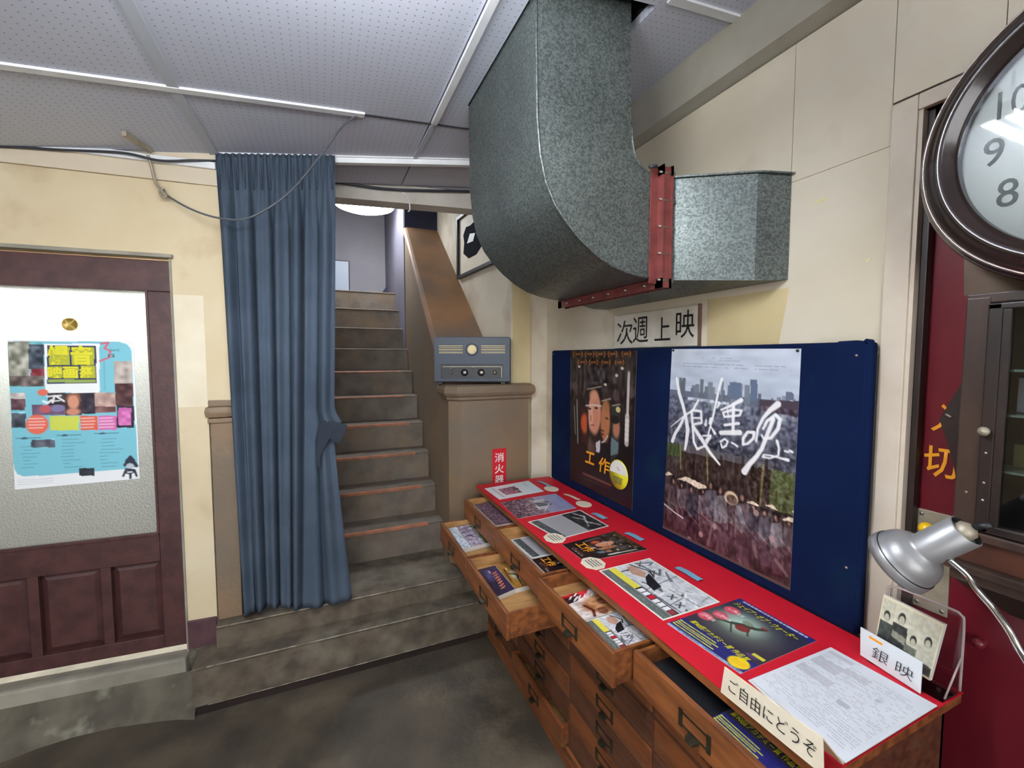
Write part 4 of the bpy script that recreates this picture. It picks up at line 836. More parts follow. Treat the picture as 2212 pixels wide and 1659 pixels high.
bs = tag(obj('round_sticker', MB().lathe((XB - .003, 1.700, 1.032), (-1, 0, 0), [(.072, 0), (.072, .001), (0, .001)], 40), M_inky), 'round yellow and white sticker on the dark film poster', 'sticker')
obj('white_half', MB().prism([(XB - .0045, 1.700 + .066 * math.cos(t), 1.036 + .064 * math.sin(t)) for t in [math.pi * k / 16 for k in range(17)]],
    [(XB - .0049, 1.700 + .066 * math.cos(t), 1.036 + .064 * math.sin(t)) for t in [math.pi * k / 16 for k in range(17)]]), M_inkw, bs)
for k in range(4): obj('print_line', MB().box(XB - .0052, XB - .0047, 1.665 + k * .003, 1.738 - k * .002, 1.014 - k * .009, 1.018 - k * .009), M_ink_g, bs)
obj('print_line', MB().tube([(XB - .005, 1.712, 1.066), (XB - .005, 1.70, 1.06), (XB - .005, 1.692, 1.052)], .0015, 5), M_ink_g, bs)

# enamel sign 次週上映 on the wall
es = obj('enamel_sign', MB().bbox(XR - .012, XR, 1.268, 1.80, 1.645, 1.806, .003), M_enamel)
tag(es, 'white enamel sign with black characters under the air duct', 'sign')
for ch, y, z, w_, h_ in (('次', 1.775, 1.662, .12, .115), ('週', 1.655, 1.668, .105, .118), ('上', 1.510, 1.672, .095, .10), ('映', 1.385, 1.678, .098, .112)):
    lettering(ch, (XR - .0122, y, z), (0, -1, 0), (0, 0, 1), w_, h_, M_ink, es, bold=.004)
for zz, hh in ((1.645, .16),): obj('rusty_edge', MB().bbox(XR - .014, XR, 1.262, 1.269, 1.645, 1.808, .001), mat('rust_edge', rgb(104, 78, 66), None, rough=.7), es)

# ---- flyers. F(cv, label...) : quad given as TL TR BR BL with up = towards the wall (+x) and right = towards the camera (-y)
FG = 'film flyers on the red table top'
def laid(name, cv, q, z, label, cat='flyer', group=None, th=.0008, gloss=.4, warp=None):
    o = sheet(name, cv, [(x, y, z) for x, y in q], th, None, gloss, warp); return tag(o, label, cat, group)
def f_white():
    c_ = Canvas(70, 96, (232, 238, 242)); c_.vgrad(0, .5, (206, 226, 236), (236, 240, 242)); c_.rect(.25, .42, .78, .78, (150, 110, 128)); c_.noise(60, 3, 3, .25, .42, .78, .78)
    c_.rect(.4, .40, .52, .52, (60, 50, 60), .8); c_.rect(.12, .82, .9, .9, (196, 190, 196), .6); c_.dashes(.1, .12, .5, 3, .03, (120, 130, 140), .01); c_.rect(.6, .5, .7, .7, (214, 90, 110), .7); return c_
def f_city():
    c_ = Canvas(80, 110, (128, 112, 122)); c_.vgrad(0, .45, (142, 150, 190), (158, 154, 184)); c_.noise(10, 12, 8, 0, 0, 1, .45)
    c_.poly([(.2, .3), (.75, .42), (.75, .56), (.2, .5)], (186, 186, 196)); c_.rect(.35, .28, .6, .52, (70, 66, 82), .8); c_.line([(.2, .55), (.5, .3), (.85, .5)], .03, (214, 210, 216))
    c_.vgrad(.56, 1, (128, 100, 112), (96, 74, 88)); c_.noise(80, 2, 2, 0, .52, 1, 1); c_.dashes(.08, .06, .9, 2, .03, (200, 200, 214), .008, .5); return c_
def f_grey():
    c_ = Canvas(80, 110, (168, 166, 170)); c_.rect(0, 0, 1, .40, (52, 52, 54)); c_.line([(.1, .2), (.35, .12), (.6, .22), (.85, .1)], .05, (200, 200, 200), .9); c_.line([(.3, .3), (.5, .18), (.8, .3)], .04, (170, 170, 170), .8)
    c_.noise(36, 4, 4, 0, 0, 1, .4); c_.rect(0, .84, 1, 1, (62, 70, 72)); c_.dashes(.05, .87, .95, 3, .04, (150, 160, 160), .01); c_.dashes(.1, .45, .9, 8, .045, (150, 150, 154), .008, .5)
    e = .035
    for r_ in ((0, 0, 1, e * .7), (0, 1 - e * .7, 1, 1), (0, 0, e, 1), (1 - e, 0, 1, 1)): c_.rect(*r_, (232, 230, 224))
    return c_
def f_comic():
    c_ = Canvas(150, 110, (206, 208, 212)); e = .03
    for i in range(26):
        x, y = random.random(), random.uniform(0, .72); c_.line([(x, y), (x + random.uniform(-.14, .14), y + random.uniform(-.12, .14)), (x + random.uniform(-.2, .2), y + random.uniform(-.1, .2))], random.uniform(.006, .03), random.choice([(52, 54, 60), (96, 98, 104), (240, 240, 240)]), .85)
    c_.noise(22, 5, 5); c_.ell(.62, .32, .14, .16, (226, 226, 228), .8); c_.poly([(.28, .35), (.55, .45), (.58, .62), (.46, .60), (.33, .48)], (28, 28, 32)); c_.poly([(.06, .42), (.26, .38), (.34, .50), (.22, .6), (.08, .55)], (180, 130, 104), .8)
    c_.line([(.04, .44), (.25, .30), (.36, .36)], .02, (40, 32, 34))
    for a_, b_ in (((.45, 0), (.56, 1)), ((.30, .70), (1, .66)), ((.62, .40), (1, .34)), ((.8, .4), (.84, .68))): c_.line([a_, b_], .007, (40, 40, 44))
    c_.rect(.03, .72, .46, .84, (226, 212, 66)); c_.dashes(.05, .75, .44, 2, .04, (236, 230, 150), .012)
    c_.rect(.46, .70, 1, .83, (40, 40, 46))
    for i, x in enumerate((.49, .56, .70, .77, .84)): c_.rect(x, .715, x + .055, .815, (240, 240, 240))
    c_.rect(.625, .71, .685, .82, (198, 40, 56)); c_.rect(.9, .72, .97, .82, (150, 60, 70)); c_.rect(.03, .84, 1, .97, (96, 104, 100)); c_.dashes(.05, .86, .97, 5, .024, (186, 190, 186), .008, .6)
    for x, y in ((.74, .5), (.88, .55)):
        c_.line([(x - .03, y - .05), (x + .03, y + .06)], .014, (40, 40, 44)); c_.line([(x + .03, y - .04), (x - .03, y + .05)], .014, (60, 60, 64))
    for r_ in ((0, 0, 1, e), (0, 1 - e, 1, 1), (0, 0, e * .7, 1), (1 - e * .7, 0, 1, 1)): c_.rect(*r_, (244, 242, 226))
    return c_
def f_water():
    c_ = Canvas(110, 150, (40, 42, 104)); c_.rect(.0, .09, 1, .80, (58, 52, 66)); c_.vgrad(.09, .62, (46, 48, 70), (62, 54, 64))
    c_.ell(.42, .42, .55, .34, (150, 176, 140), .7, .9); c_.ell(.40, .38, .36, .22, (190, 220, 206), .9, .9)
    c_.line([(.12, .52), (.24, .50), (.34, .45), (.46, .38), (.56, .34), (.62, .28)], [.02, .03, .06, .09, .06, .05], (62, 74, 62)); c_.line([(.34, .46), (.40, .52), (.46, .58)], .02, (62, 66, 58)); c_.line([(.5, .36), (.56, .46), (.60, .50)], .024, (70, 70, 60)); c_.line([(.24, .50), (.18, .58), (.2, .62)], .02, (60, 60, 54))
    c_.ell(.47, .44, .09, .06, (130, 44, 44), .9); c_.ell(.60, .27, .05, .02, (146, 50, 48), .8); c_.ell(.44, .33, .07, .04, (128, 140, 118), .9)
    c_.rect(0, 0, 1, .09, (40, 42, 104)); c_.dashes(.08, .022, .92, 1, .02, (206, 208, 224), .026, .9, .95)
    for x, y in ((.12, .27), (.13, .44), (.06, .58)): c_.ell(x + .04, y, .105, .068, (226, 92, 108)); c_.ell(x + .04, y, .09, .056, (216, 70, 90)); c_.dashes(x - .02, y - .03, x + .10, 3, .022, (240, 190, 196), .012, .9, .9)
    c_.rect(0, .78, 1, .965, (42, 42, 112)); yl_ = (206, 208, 70)
    for i in range(4): c_.rect(.05, .835 + i * .03, .04 + .5 + .06 * (i % 2), .847 + i * .03, yl_); c_.ell(.03, .84 + i * .03, .016, .012, yl_)
    c_.dashes(.08, .84, .55, 4, .03, (120, 122, 60), .006, .7); c_.rect(0, .965, 1, 1, (150, 170, 196)); c_.dashes(.02, .972, .98, 1, .02, (80, 90, 120), .012)
    c_.ell(.87, .89, .12, .085, (248, 210, 40)); c_.dashes(.78, .86, .96, 3, .022, (220, 150, 40), .008); c_.rect(.84, .66, .97, .70, (210, 206, 60)); c_.rect(.80, .70, .93, .74, (90, 60, 110)); return c_
def f_red():
    c_ = Canvas(90, 80, (222, 210, 206)); c_.ell(.62, .42, .42, .5, (176, 124, 84), 1, .3); c_.poly([(.2, .0), (1, 0), (1, .35), (.75, .2), (.35, .25)], (70, 44, 36)); c_.ell(.55, .5, .12, .08, (120, 66, 50), .8); c_.ell(.85, .62, .14, .08, (110, 62, 46), .8)
    c_.line([(.5, .8), (.75, .74), (.95, .8)], .04, (110, 56, 44)); c_.poly([(0, .5), (.22, .62), (.3, 1), (0, 1)], (190, 36, 44)); c_.poly([(.1, .7), (.3, .8), (.34, 1), (.12, 1)], (40, 24, 28)); c_.noise(40, 5, 5)
    for _ in range(7): x = random.uniform(.02, .25); y = random.uniform(.45, .9); c_.line([(x, y), (x + .08, y + .06)], .03, (238, 230, 226))
    return c_
def f_gold():
    c_ = Canvas(80, 80, (190, 140, 60)); c_.vgrad(0, 1, (214, 176, 90), (150, 100, 40)); c_.ell(.5, .5, .28, .3, (236, 226, 196), 1, .5)
    for a_, b_ in (((.3, .2), (.65, .55)), ((.6, .2), (.4, .75)), ((.55, .5), (.95, .6)), ((.2, .8), (.7, .9))): c_.line([a_, b_], .045, (46, 36, 34))
    for x, y in ((.15, .3), (.2, .7), (.8, .25)): c_.ell(x, y, .06, .06, (244, 224, 160), .9, .6)
    c_.noise(24, 6, 6); return c_
def f_purple():
    c_ = Canvas(80, 80, (44, 34, 62)); c_.vgrad(0, 1, (60, 48, 84), (30, 24, 48)); c_.ell(.3, .65, .3, .3, (88, 84, 130), .8, .8); c_.ell(.2, .5, .1, .08, (200, 196, 220), .9, .8)
    for i in range(7): x = .25 + i * .09; c_.line([(x, .18 + .02 * i), (x + .04, .42 + .02 * i)], .035, (206, 120, 84)); c_.line([(x - .02, .3 + .02 * i), (x + .06, .28 + .02 * i)], .02, (206, 120, 84))
    c_.noise(16, 5, 5); return c_
def f_photo():
    c_ = Canvas(80, 90, (176, 166, 186)); c_.vgrad(0, .35, (120, 140, 90), (160, 168, 150)); c_.vgrad(.35, .7, (190, 180, 196), (150, 138, 160)); c_.rect(.62, 0, 1, .3, (98, 124, 46)); c_.noise(60, 4, 4)
    for x in (.12, .3, .5): c_.line([(x, .35), (x + .05, .75)], .03, (60, 44, 66)); c_.line([(x - .05, .55), (x + .14, .5)], .02, (72, 50, 74))
    c_.rect(0, .72, 1, .74, (80, 84, 90)); c_.rect(0, .74, 1, 1, (196, 206, 216)); c_.noise(40, 5, 4, 0, .74, 1, 1); return c_
ZT = .8415
def Q(a): return a
laid('flyer', f_white(), [(1.154, 2.379), (1.142, 2.151), (.857, 2.118), (.85, 2.336)], ZT, 'white flyer with small pink picture, farthest on the red top', 'flyer', FG)
laid('flyer', f_city(), [(1.182, 2.087), (1.163, 1.842), (.831, 1.829), (.844, 2.074)], ZT, 'purple grey city flyer, second from the far end of the red top', 'flyer', FG)
laid('flyer', f_grey(), [(1.166, 1.812), (1.172, 1.581), (.893, 1.545), (.858, 1.773)], ZT, 'black and grey flyer with white border on the red top', 'flyer', FG)
def f_dark():
    c_ = Canvas(90, 124, (40, 34, 34)); s2 = dark_poster(90, 124); c_.a = s2.a.copy(); c_.dashes(.3, .93, .95, 1, .02, (214, 206, 196), .014, .8); return c_
fd = laid('flyer', f_dark(), [(1.163, 1.523), (1.168, 1.322), (.881, 1.334), (.880, 1.496)], ZT, 'dark flyer of faces with orange characters on the red top', 'flyer', FG)
lettering('工作', (.925, 1.480, ZT + .0004), (0, -1, 0), (1, 0, 0), .085, .05, M_inko, fd, bold=.02)
laid('flyer', f_comic(), [(1.122, 1.261), (1.118, .938), (.887, .935), (.889, 1.256)], ZT, 'black and white comic drawing flyer with yellow stripe on the red top', 'flyer', FG)
fw_ = laid('flyer', f_water(), [(1.194, .928), (1.200, .700), (.905, .696), (.887, .920)], ZT, 'deep blue flyer with green glowing figure on the red top', 'flyer', FG)
lettering('シェイプ・オブ・ウォーター', (1.145, .915, ZT + .0004), (0, -1, 0), (1, 0, 0), .19, .026, M_inky, fw_, bold=.01, shear=.03)
lettering('第90回アカデミー賞 作品賞', (.952, .902, ZT + .0004), (0, -1, 0), (1, 0, 0), .18, .020, M_inky, fw_, bold=.01, shear=.03)
for i, (x, y) in enumerate(((1.115, .865), (1.065, .866), (1.022, .886))): lettering('作品賞', (x - .009, y + .020, ZT + .0004), (0, -1, 0), (1, 0, 0), .034, .014, M_inkw, fw_)
# schedule sheets, a small pile
c_ = Canvas(150, 150, (222, 226, 232)); c_.rect(.04, .05, .30, .10, (200, 202, 210)); c_.rect(.05, .2, .32, .34, (196, 196, 204), .8); c_.rect(.05, .42, .40, .52, (194, 194, 202), .8); c_.rect(.3, .16, .55, .24, (204, 202, 210), .8)
c_.dashes(.05, .12, .95, 34, .024, (150, 152, 164), .007, .55, .62); c_.rect(.7, .3, .74, .34, (160, 160, 180), .5); c_.rect(.55, .55, .66, .6, (150, 160, 170), .5); c_.noise(5, 20, 20)
sq = [(1.197, .663), (1.204, .452), (.876, .451), (.905, .668)]
for i in range(3):
    k = (2 - i) * .002
    laid('schedule_sheet', c_ if i == 2 else Canvas(3, 3, (222, 226, 232)), [(x + k * (1 if i else -1), y + k) for x, y in sq], ZT + .002 + i * .002, ['white schedule sheet at the bottom of the printed pile', 'white schedule sheet in the middle of the printed pile', 'white schedule sheet on top of the pile at the near end'][i], 'paper', 'schedule sheets at the near end of the red top', .0018)
# tapes and labels
def tape(x0, y0, x1, y1, m, lab, grp, w_=.022):
    d = Vector((x1 - x0, y1 - y0, 0)).normalized(); n_ = Vector((-d.y, d.x, 0)) * w_ / 2; N_ = 9; mb = MB(); vs = []
    for i in range(N_ + 1):
        t = i / N_; p = Vector((x0, y0, 0)).lerp(Vector((x1, y1, 0)), t); zz = ZT + .0006 + .004 * math.sin(t * math.pi) + .003 * (t > .8) * (t - .8) * 5
        e = d * (.003 if i in (0, N_) else 0)
        vs += [p + n_ + e + Vector((0, 0, zz)), p + Vector((0, 0, zz)), p - n_ + e + Vector((0, 0, zz))]
    mb.add(vs, [(3 * i + a, 3 * i + a + 1, 3 * i + 4 + a, 3 * i + 3 + a) for i in range(N_) for a in (0, 1)])
    mb.add([v - Vector((0, 0, .0004)) for v in vs], [(3 * i + a, 3 * i + 3 + a, 3 * i + 4 + a, 3 * i + a + 1) for i in range(N_) for a in (0, 1)])
    return tag(obj('tape_strip', mb, m), lab, 'tape', grp)
TGp = 'tape strips on the red top'
tape(1.204, 2.346, 1.217, 2.205, M_tape, 'pale blue tape strip beside the farthest white flyer', TGp)
tape(1.222, 2.061, 1.24, 1.933, M_tapeb, 'beige tape strip beside the purple city flyer', TGp)
tape(1.197, 1.749, 1.205, 1.655, M_tape, 'pale blue tape strip beside the black and grey flyer', TGp, .03)
tape(1.194, 1.491, 1.202, 1.394, M_tape, 'pale blue tape strip beside the dark faces flyer', TGp, .028)
tape(1.162, 1.165, 1.163, 1.058, M_tape, 'blue tape strip between the comic flyer and the board', TGp, .026)
def label(x, y, rx, ry, n_, lab, text, rot=0):
    ring_ = [(x + rx * math.cos(2 * math.pi * k / n_ + rot), y + ry * math.sin(2 * math.pi * k / n_ + rot)) for k in range(n_)]
    o = obj('cut_label', MB().prism([(a, b, ZT + .001) for a, b in ring_], [(a, b, ZT + .003) for a, b in ring_]), M_paper); tag(o, lab, 'label', 'cut out paper labels on the red top')
    if text:
        for k in range(4): obj('print_line', MB().box(x + .018 - k * .012, x + .022 - k * .012, y - ry * .55, y + ry * .6 - .01 * (k == 0), ZT + .0031, ZT + .0034), M_ink_g, o)
    return o
label(1.200, 2.169, .040, .052, 14, 'round white label lying next to the farthest flyer', False)
label(1.227, 1.872, .038, .048, 18, 'blank rounded white label near the foot of the dark poster', False)
label(.880, 1.560, .046, .052, 8, 'printed octagonal label at the corner of the grey flyer', True, .2)
label(.900, 1.307, .045, .050, 8, 'printed octagonal label at the corner of the dark flyer', True, .39)

# flyers in the open drawers
DG = 'flyer stacks in the open drawers'
laid('flyer_stack', f_city(), [(.98, 2.283), (.98, 1.95), (.768, 1.939), (.764, 2.272)], .7785, 'stack of purple crowd flyers in the farthest top drawer', 'flyer stack', DG, .022)
laid('flyer_stack', f_photo(), [(.80, 2.300), (.80, 2.03), (.617, 2.006), (.622, 2.285)], .6605, 'stack of pale photo flyers in the far lower drawer', 'flyer stack', DG, .021)
laid('flyer_stack', f_grey(), [(1.03, 1.771), (1.03, 1.565), (.775, 1.562), (.768, 1.765)], .7755, 'stack of grey flyers with white border in the second top drawer', 'flyer stack', DG, .022)
q_ = laid('flyer_stack', f_dark(), [(1.04, 1.556), (1.04, 1.41), (.768, 1.41), (.770, 1.554)], .7755, 'stack of dark flyers with orange character in the second top drawer', 'flyer stack', DG, .022)
lettering('工作', (.80, 1.545, .7759), (0, -1, 0), (1, 0, 0), .075, .045, M_inko, q_, bold=.02)
laid('flyer_stack', f_purple(), [(.702, 1.793), (.703, 1.572), (.614, 1.548), (.612, 1.785)], .6562, 'small stack of dark purple flyers in the second lower drawer', 'flyer stack', DG, .022)
laid('flyer_stack', f_gold(), [(.813, 1.788), (.80, 1.577), (.705, 1.572), (.705, 1.780)], .6562, 'small stack of golden flyers in the second lower drawer', 'flyer stack', DG, .022)
laid('flyer_stack', f_red(), [(.97, 1.275), (.97, 1.120), (.736, 1.114), (.734, 1.262)], .7755, 'stack of flyers with a lined face in the third top drawer', 'flyer stack', DG, .022)
laid('flyer_stack', f_comic(), [(.90, 1.111), (.90, .962), (.733, .959), (.733, 1.111)], .7755, 'stack of black and white comic flyers in the third top drawer', 'flyer stack', DG, .022)
q_ = laid('flyer_stack', f_water(), [(1.03, .690), (1.03, .500), (.795, .500), (.795, .690)], .7705, 'stack of deep blue flyers in the nearest top drawer', 'flyer stack', DG, .018)
lettering('第90回アカデミー賞 作品賞', (.853, .680, .7709), (0, -1, 0), (1, 0, 0), .16, .018, M_inky, q_, bold=.01)

# folded card sign ご自由にどうぞ
tc_ = tag(empty('tent_sign', (.84, .56, .84)), 'cream folded card sign with handwritten characters leaning over the table edge', 'sign')
def TC(n, mb, m): o = obj(n, mb, m, tc_); o.location = (-.84, -.56, -.84); return o
fr = [(.806, .668, .848), (.811, .664, .908), (.811, .455, .914), (.806, .448, .852)]
def offs(q, v): return [tuple(a + b for a, b in zip(p, v)) for p in q]
TC('front_flap', MB().prism(fr, offs(fr, (.0015, 0, 0))), M_paper)
bk = [(.811, .664, .908), (.811, .455, .914), (.868, .450, .847), (.866, .668, .8425)]
TC('back_flap', MB().prism(bk, offs(bk, (.001, 0, .0015))), mat('cream_card_back', rgb(216, 200, 162), None, rough=.6))
o = lettering('ご自由にどうぞ', (.8056 + .001, .648, .866), (0, -1, .01), (.08, 0, 1), .185, .030, M_ink, tc_, ext=.0012, bold=-.004); o.location = (-.84, -.56, -.84)

# acrylic stand with photo card and 銀映 card
sd = tag(empty('card_stand', (1.26, .55, .8405)), 'clear plastic card stand at the near end of the red top', 'stand')
def SD(n, mb, m): o = obj(n, mb, m, sd); o.location = (-1.26, -.55, -.8405); return o
M_acr = clear_glass('clear_acrylic', (.93, .94, .95), .05)
ac = mat('acrylic_edge', rgb(176, 160, 158), None, rough=.15, spec=.8)
SD('back_plate', MB().box(1.300, 1.303, .455, .590, .8415, 1.028), M_acr)
SD('edge_rod', MB().tube(smooth([(1.300, .596, .86), (1.300, .596, 1.0), (1.300, .588, 1.024), (1.300, .57, 1.029), (1.300, .48, 1.029), (1.300, .458, 1.024), (1.300, .452, 1.0), (1.300, .452, .85)]), .0028, 8), ac)
SD('side_rod', MB().tube([(1.300, .452, .93), (1.250, .458, .8435), (1.300, .452, .8435)], .0022, 8), ac)
SD('side_rod', MB().tube([(1.300, .596, .93), (1.256, .60, .8435), (1.300, .596, .8435)], .0022, 8), ac)
SD('base_plate', MB().box(1.235, 1.303, .455, .60, .8412, .8435), M_acr)
cv = Canvas(80, 66, (206, 204, 184)); cv.vgrad(0, .3, (214, 210, 190), (196, 194, 172))
for x, y, s_, c_ in ((.13, .34, 1, (74, 80, 76)), (.38, .26, 1.1, (60, 64, 62)), (.62, .52, .95, (120, 124, 112)), (.84, .42, 1.05, (196, 194, 176))):
    cv.poly([(x - .12 * s_, y + .12), (x + .11 * s_, y + .12), (x + .15 * s_, .98), (x - .15 * s_, .98)], c_); cv.ell(x, y, .06 * s_, .10 * s_, (40, 40, 40)); cv.ell(x, y + .03, .045 * s_, .075 * s_, (190, 186, 166))
cv.poly([(0, .72), (1, .80), (1, 1), (0, 1)], (52, 54, 52), .85); cv.poly([(.26, .52), (.5, .56), (.5, .68), (.26, .64)], (150, 150, 134)); cv.noise(16, 3, 3)
for r_ in ((0, 0, 1, .04), (0, .96, 1, 1), (0, 0, .03, 1), (.97, 0, 1, 1)): cv.rect(*r_, (232, 222, 188))
d0 = np.array([1.262, .592]); d1_ = np.array([1.247, .470])
ph = sheet('photo_card', cv, [(1.276, .592, 1.008), (1.262, .470, 1.004), (1.247, .484, .868), (1.261, .600, .872)], .009, None, .4)
tag(ph, 'old group photograph postcard block leaning in the clear stand', 'postcard')
gc = obj('name_card', MB().prism([(1.240, .618, .8435), (1.243, .622, .914), (1.221, .488, .916), (1.218, .487, .8435)], [(1.2425, .618, .8435), (1.2455, .622, .914), (1.2235, .488, .916), (1.2205, .487, .8435)]), M_paperw)
tag(gc, 'white card with two handwritten black characters before the photograph', 'card')
for ch, t in (('銀', .22), ('映', .62)):
    x, y = 1.2405 - .022 * t, .62 - .131 * t; lettering(ch, (x - .0009, y, .859), (-.022, -.131, 0), (.003, 0, 1), .036, .030, M_ink, gc, ext=.0012, bold=-.01, shear=.1)
obj('orange_mark', MB().prism([(1.2395, .600, .906), (1.2345, .570, .906), (1.2345, .570, .900), (1.2395, .600, .900)], [(1.2385, .600, .906), (1.2335, .570, .906), (1.2335, .570, .900), (1.2385, .600, .900)]), M_inko, gc)

# ------------------------------------------------------------ red door edge, lock plate, characters
XD = XR + .05
db = struct(obj('trim_7', MB().bbox(XR + .02, XD - .002, .588, .603, 0, 2.205, .003), M_brown_vd))
ch_ = struct(empty('trim_8', (XD, .54, 1.3)))
for ch, y, z, h_ in (('入', .574, 1.415, .070), ('切', .584, 1.300, .078)):
    o = lettering(ch, (XD - .001, y, z), (0, -1, 0), (0, 0, 1), .066, h_, M_inko, ch_, bold=.012); o.location = (-XD, -.54, -1.3)
lk = tag(empty('lock_plate', (XD, .55, 1.1)), 'beige metal lock plate with yellow knob on the red wall', 'lock')
def LK(n, mb, m): o = obj(n, mb, m, lk); o.location = (-XD, -.55, -1.1); return o
LK('plate', MB().bbox(XD - .006, XD - .0005, .520, .590, .955, 1.212, .002), M_plate)
for y, z in ((.580, 1.20), (.53, 1.198), (.58, .968), (.53, .966)): LK('screw', MB().lathe((XD - .006, y, z), (-1, 0, 0), [(.005, 0), (.004, .0015), (0, .002)], 12), M_bolt)
LK('knob', MB().lathe((XD - .006, .556, 1.168), (-1, .15, .15), [(.006, 0), (.006, .012), (.012, .016), (.016, .024), (.013, .034), (.004, .038), (0, .039)], 20), M_yel)
LK('key_ring', MB().lathe((XD - .006, .566, 1.150), (-1, 0, 0), [(.007, 0), (.006, .006), (0, .009)], 16), M_chrome)
obj('wall_stud', MB().lathe((XD - .0005, .460, .93), (-1, 0, 0), [(.012, 0), (.010, .004), (.014, .012), (.010, .02), (0, .023)], 20), M_redpaint, bpy.data.objects['wall_ticket'])

# ------------------------------------------------------------ wall showcase
sc = tag(empty('wall_showcase', (XD, .2, 1.4)), 'dark brown glazed wooden showcase mounted on the red wall', 'showcase')
def SC(n, mb, m, p=None):
    o = obj(n, mb, m, p or sc)
    if p is None: o.location = (-XD, -.2, -1.4)
    return o
SX = 1.32
SC('side_stile', MB().bbox(SX, XD - .001, .455, .487, 1.20, 1.735, .003), M_brown_dk)
SC('stile_front', MB().bbox(SX - .008, SX + .004, .448, .487, 1.205, 1.73, .003), M_brown_dk)
SC('top_board', MB().bbox(SX - .006, XD - .001, -.10, .487, 1.716, 1.738, .003), M_brown_dk)
SC('back_board', MB().box(XD - .006, XD - .001, -.10, .487, 1.14, 1.735), M_dark)
SC('sill', MB().bbox(SX - .020, XD - .001, -.10, .490, 1.200, 1.219, .004), M_brown_dk)
SC('apron_board', MB().bbox(SX - .004, XD - .001, -.10, .482, 1.142, 1.200, .003), mat('reddish_case_wood', rgb(92, 54, 40), rgb(66, 42, 34), 6, .4))
SC('lower_moulding', MB().bbox(SX - .026, XD - .001, -.10, .492, 1.124, 1.142, .004).bbox(SX - .012, XD - .001, -.10, .486, 1.098, 1.124, .004), M_brown_dk)
SC('bottom_skirt', MB().prism([(SX, .470, 1.098), (XD - .002, .50, 1.098), (XD - .002, .51, 1.06), (SX + .03, .40, 1.045)], [(SX, -.10, 1.098), (XD - .002, -.10, 1.098), (XD - .002, -.10, 1.03), (SX + .03, -.10, 1.03)]), M_brown_vd)
gd = SC('glass_door', MB().bbox(SX - .018, SX - .008, .425, .448, 1.222, 1.714, .003).bbox(SX - .018, SX - .008, -.10, .448, 1.700, 1.714, .003).bbox(SX - .018, SX - .008, -.10, .448, 1.222, 1.240, .003).bbox(SX - .018, SX - .008, .412, .425, 1.24, 1.70, .001), M_brown_vd)
obj('glass', MB().box(SX - .012, SX - .009, -.09, .412, 1.24, 1.70), M_glass, gd)
obj('knob', MB().lathe((SX - .018, .437, 1.443), (-1, 0, 0), [(.004, 0), (.004, .006), (.009, .011), (.010, .016), (.006, .021), (0, .023)], 18), M_plate, gd)
for z in (1.355, 1.475, 1.57): SC('shelf', MB().box(SX, XD - .007, -.09, .447, z, z + .005), mat('glass_shelf_edge', rgb(110, 136, 130), None, rough=.2))
for y, z, w_, h_, m_, lb in ((.385, 1.5765, .03, .06, M_paperw, 'small white print card on the top showcase shelf'), (.395, 1.481, .05, .075, M_mirrorp, 'pale blue green card on the middle showcase shelf'), (.395, 1.361, .05, .05, mat('olive_card', rgb(120, 124, 84), None, rough=.5), 'olive card on the lower showcase shelf')):
    tag(obj('card', MB().bbox(XD - .03, XD - .022, y - w_ / 2, y + w_ / 2, z, z + h_, .001), m_), lb, 'card')
for y, z in ((.437, 1.395), (.437, 1.33), (.467, 1.30), (.437, 1.292)): SC('nail', MB().lathe((SX - .0185 if y < .45 else SX - .008, y, z), (-1, 0, 0), [(.003, 0), (.002, .001), (0, .0015)], 8), M_bolt)
br = [(.487, 1.553), (.495, 1.535), (.527, 1.455), (.525, 1.448), (.510, 1.40), (.497, 1.35), (.490, 1.312), (.487, 1.306)]
SC('side_bracket', MB().prism([(SX + .01, y, z) for y, z in br], [(SX + .024, y, z) for y, z in br]), M_brown_vd)
SC('bracket_screw', MB().tube([(SX + .008, .517, 1.468), (SX + .008, .505, 1.462)], .003, 8), M_bolt)
# board above the case, behind the clock, with green and orange spots
cv = Canvas(90, 60, (112, 100, 88)); cv.vgrad(0, 1, (120, 112, 102), (104, 84, 70)); cv.ell(.16, .72, .07, .16, (140, 138, 40), .8, .9); cv.ell(.21, .76, .04, .16, (96, 120, 50), .7, .9); cv.ell(.36, .80, .09, .14, (158, 110, 70), .8, .9); cv.noise(12, 10, 8)
bp = sheet('marked_board', cv, [(1.345, .515, 2.0), (1.345, .10, 2.0), (1.345, .10, 1.740), (1.345, .503, 1.740)], .012, None, .6)
tag(bp, 'brown board with green and orange marks under the clock', 'board')

# ------------------------------------------------------------ wall clock
ck = tag(empty('wall_clock', (1.268, .262, 2.012)), 'large round wall clock in dark brown moulded frame', 'clock')
R_ = .291
obj('frame', MB().lathe((0, 0, 0), (-1, 0, 0), [(R_ * .82, -.005), (R_ * .97, 0), (R_, .008), (R_, .02), (R_ * .985, .028), (R_ * .955, .034), (R_ * .94, .042), (R_ * .915, .046), (R_ * .885, .050), (R_ * .87, .058), (R_ * .84, .060), (R_ * .82, .056), (R_ * .80, .046), (R_ * .775, .042), (R_ * .765, .032), (R_ * .76, .016)], 96), M_clock, ck)
obj('rim_bead', MB().lathe((0, 0, 0), (-1, 0, 0), [(R_ * .962, .031), (R_ * .968, .036), (R_ * .958, .041), (R_ * .948, .038)], 96), mat('polished_bead', rgb(120, 104, 96), None, rough=.12, metal=.4, coat=1), ck)
obj('face', MB().lathe((0, 0, 0), (-1, 0, 0), [(R_ * .79, .014), (R_ * .79, .018), (0, .018)], 96), M_face, ck)
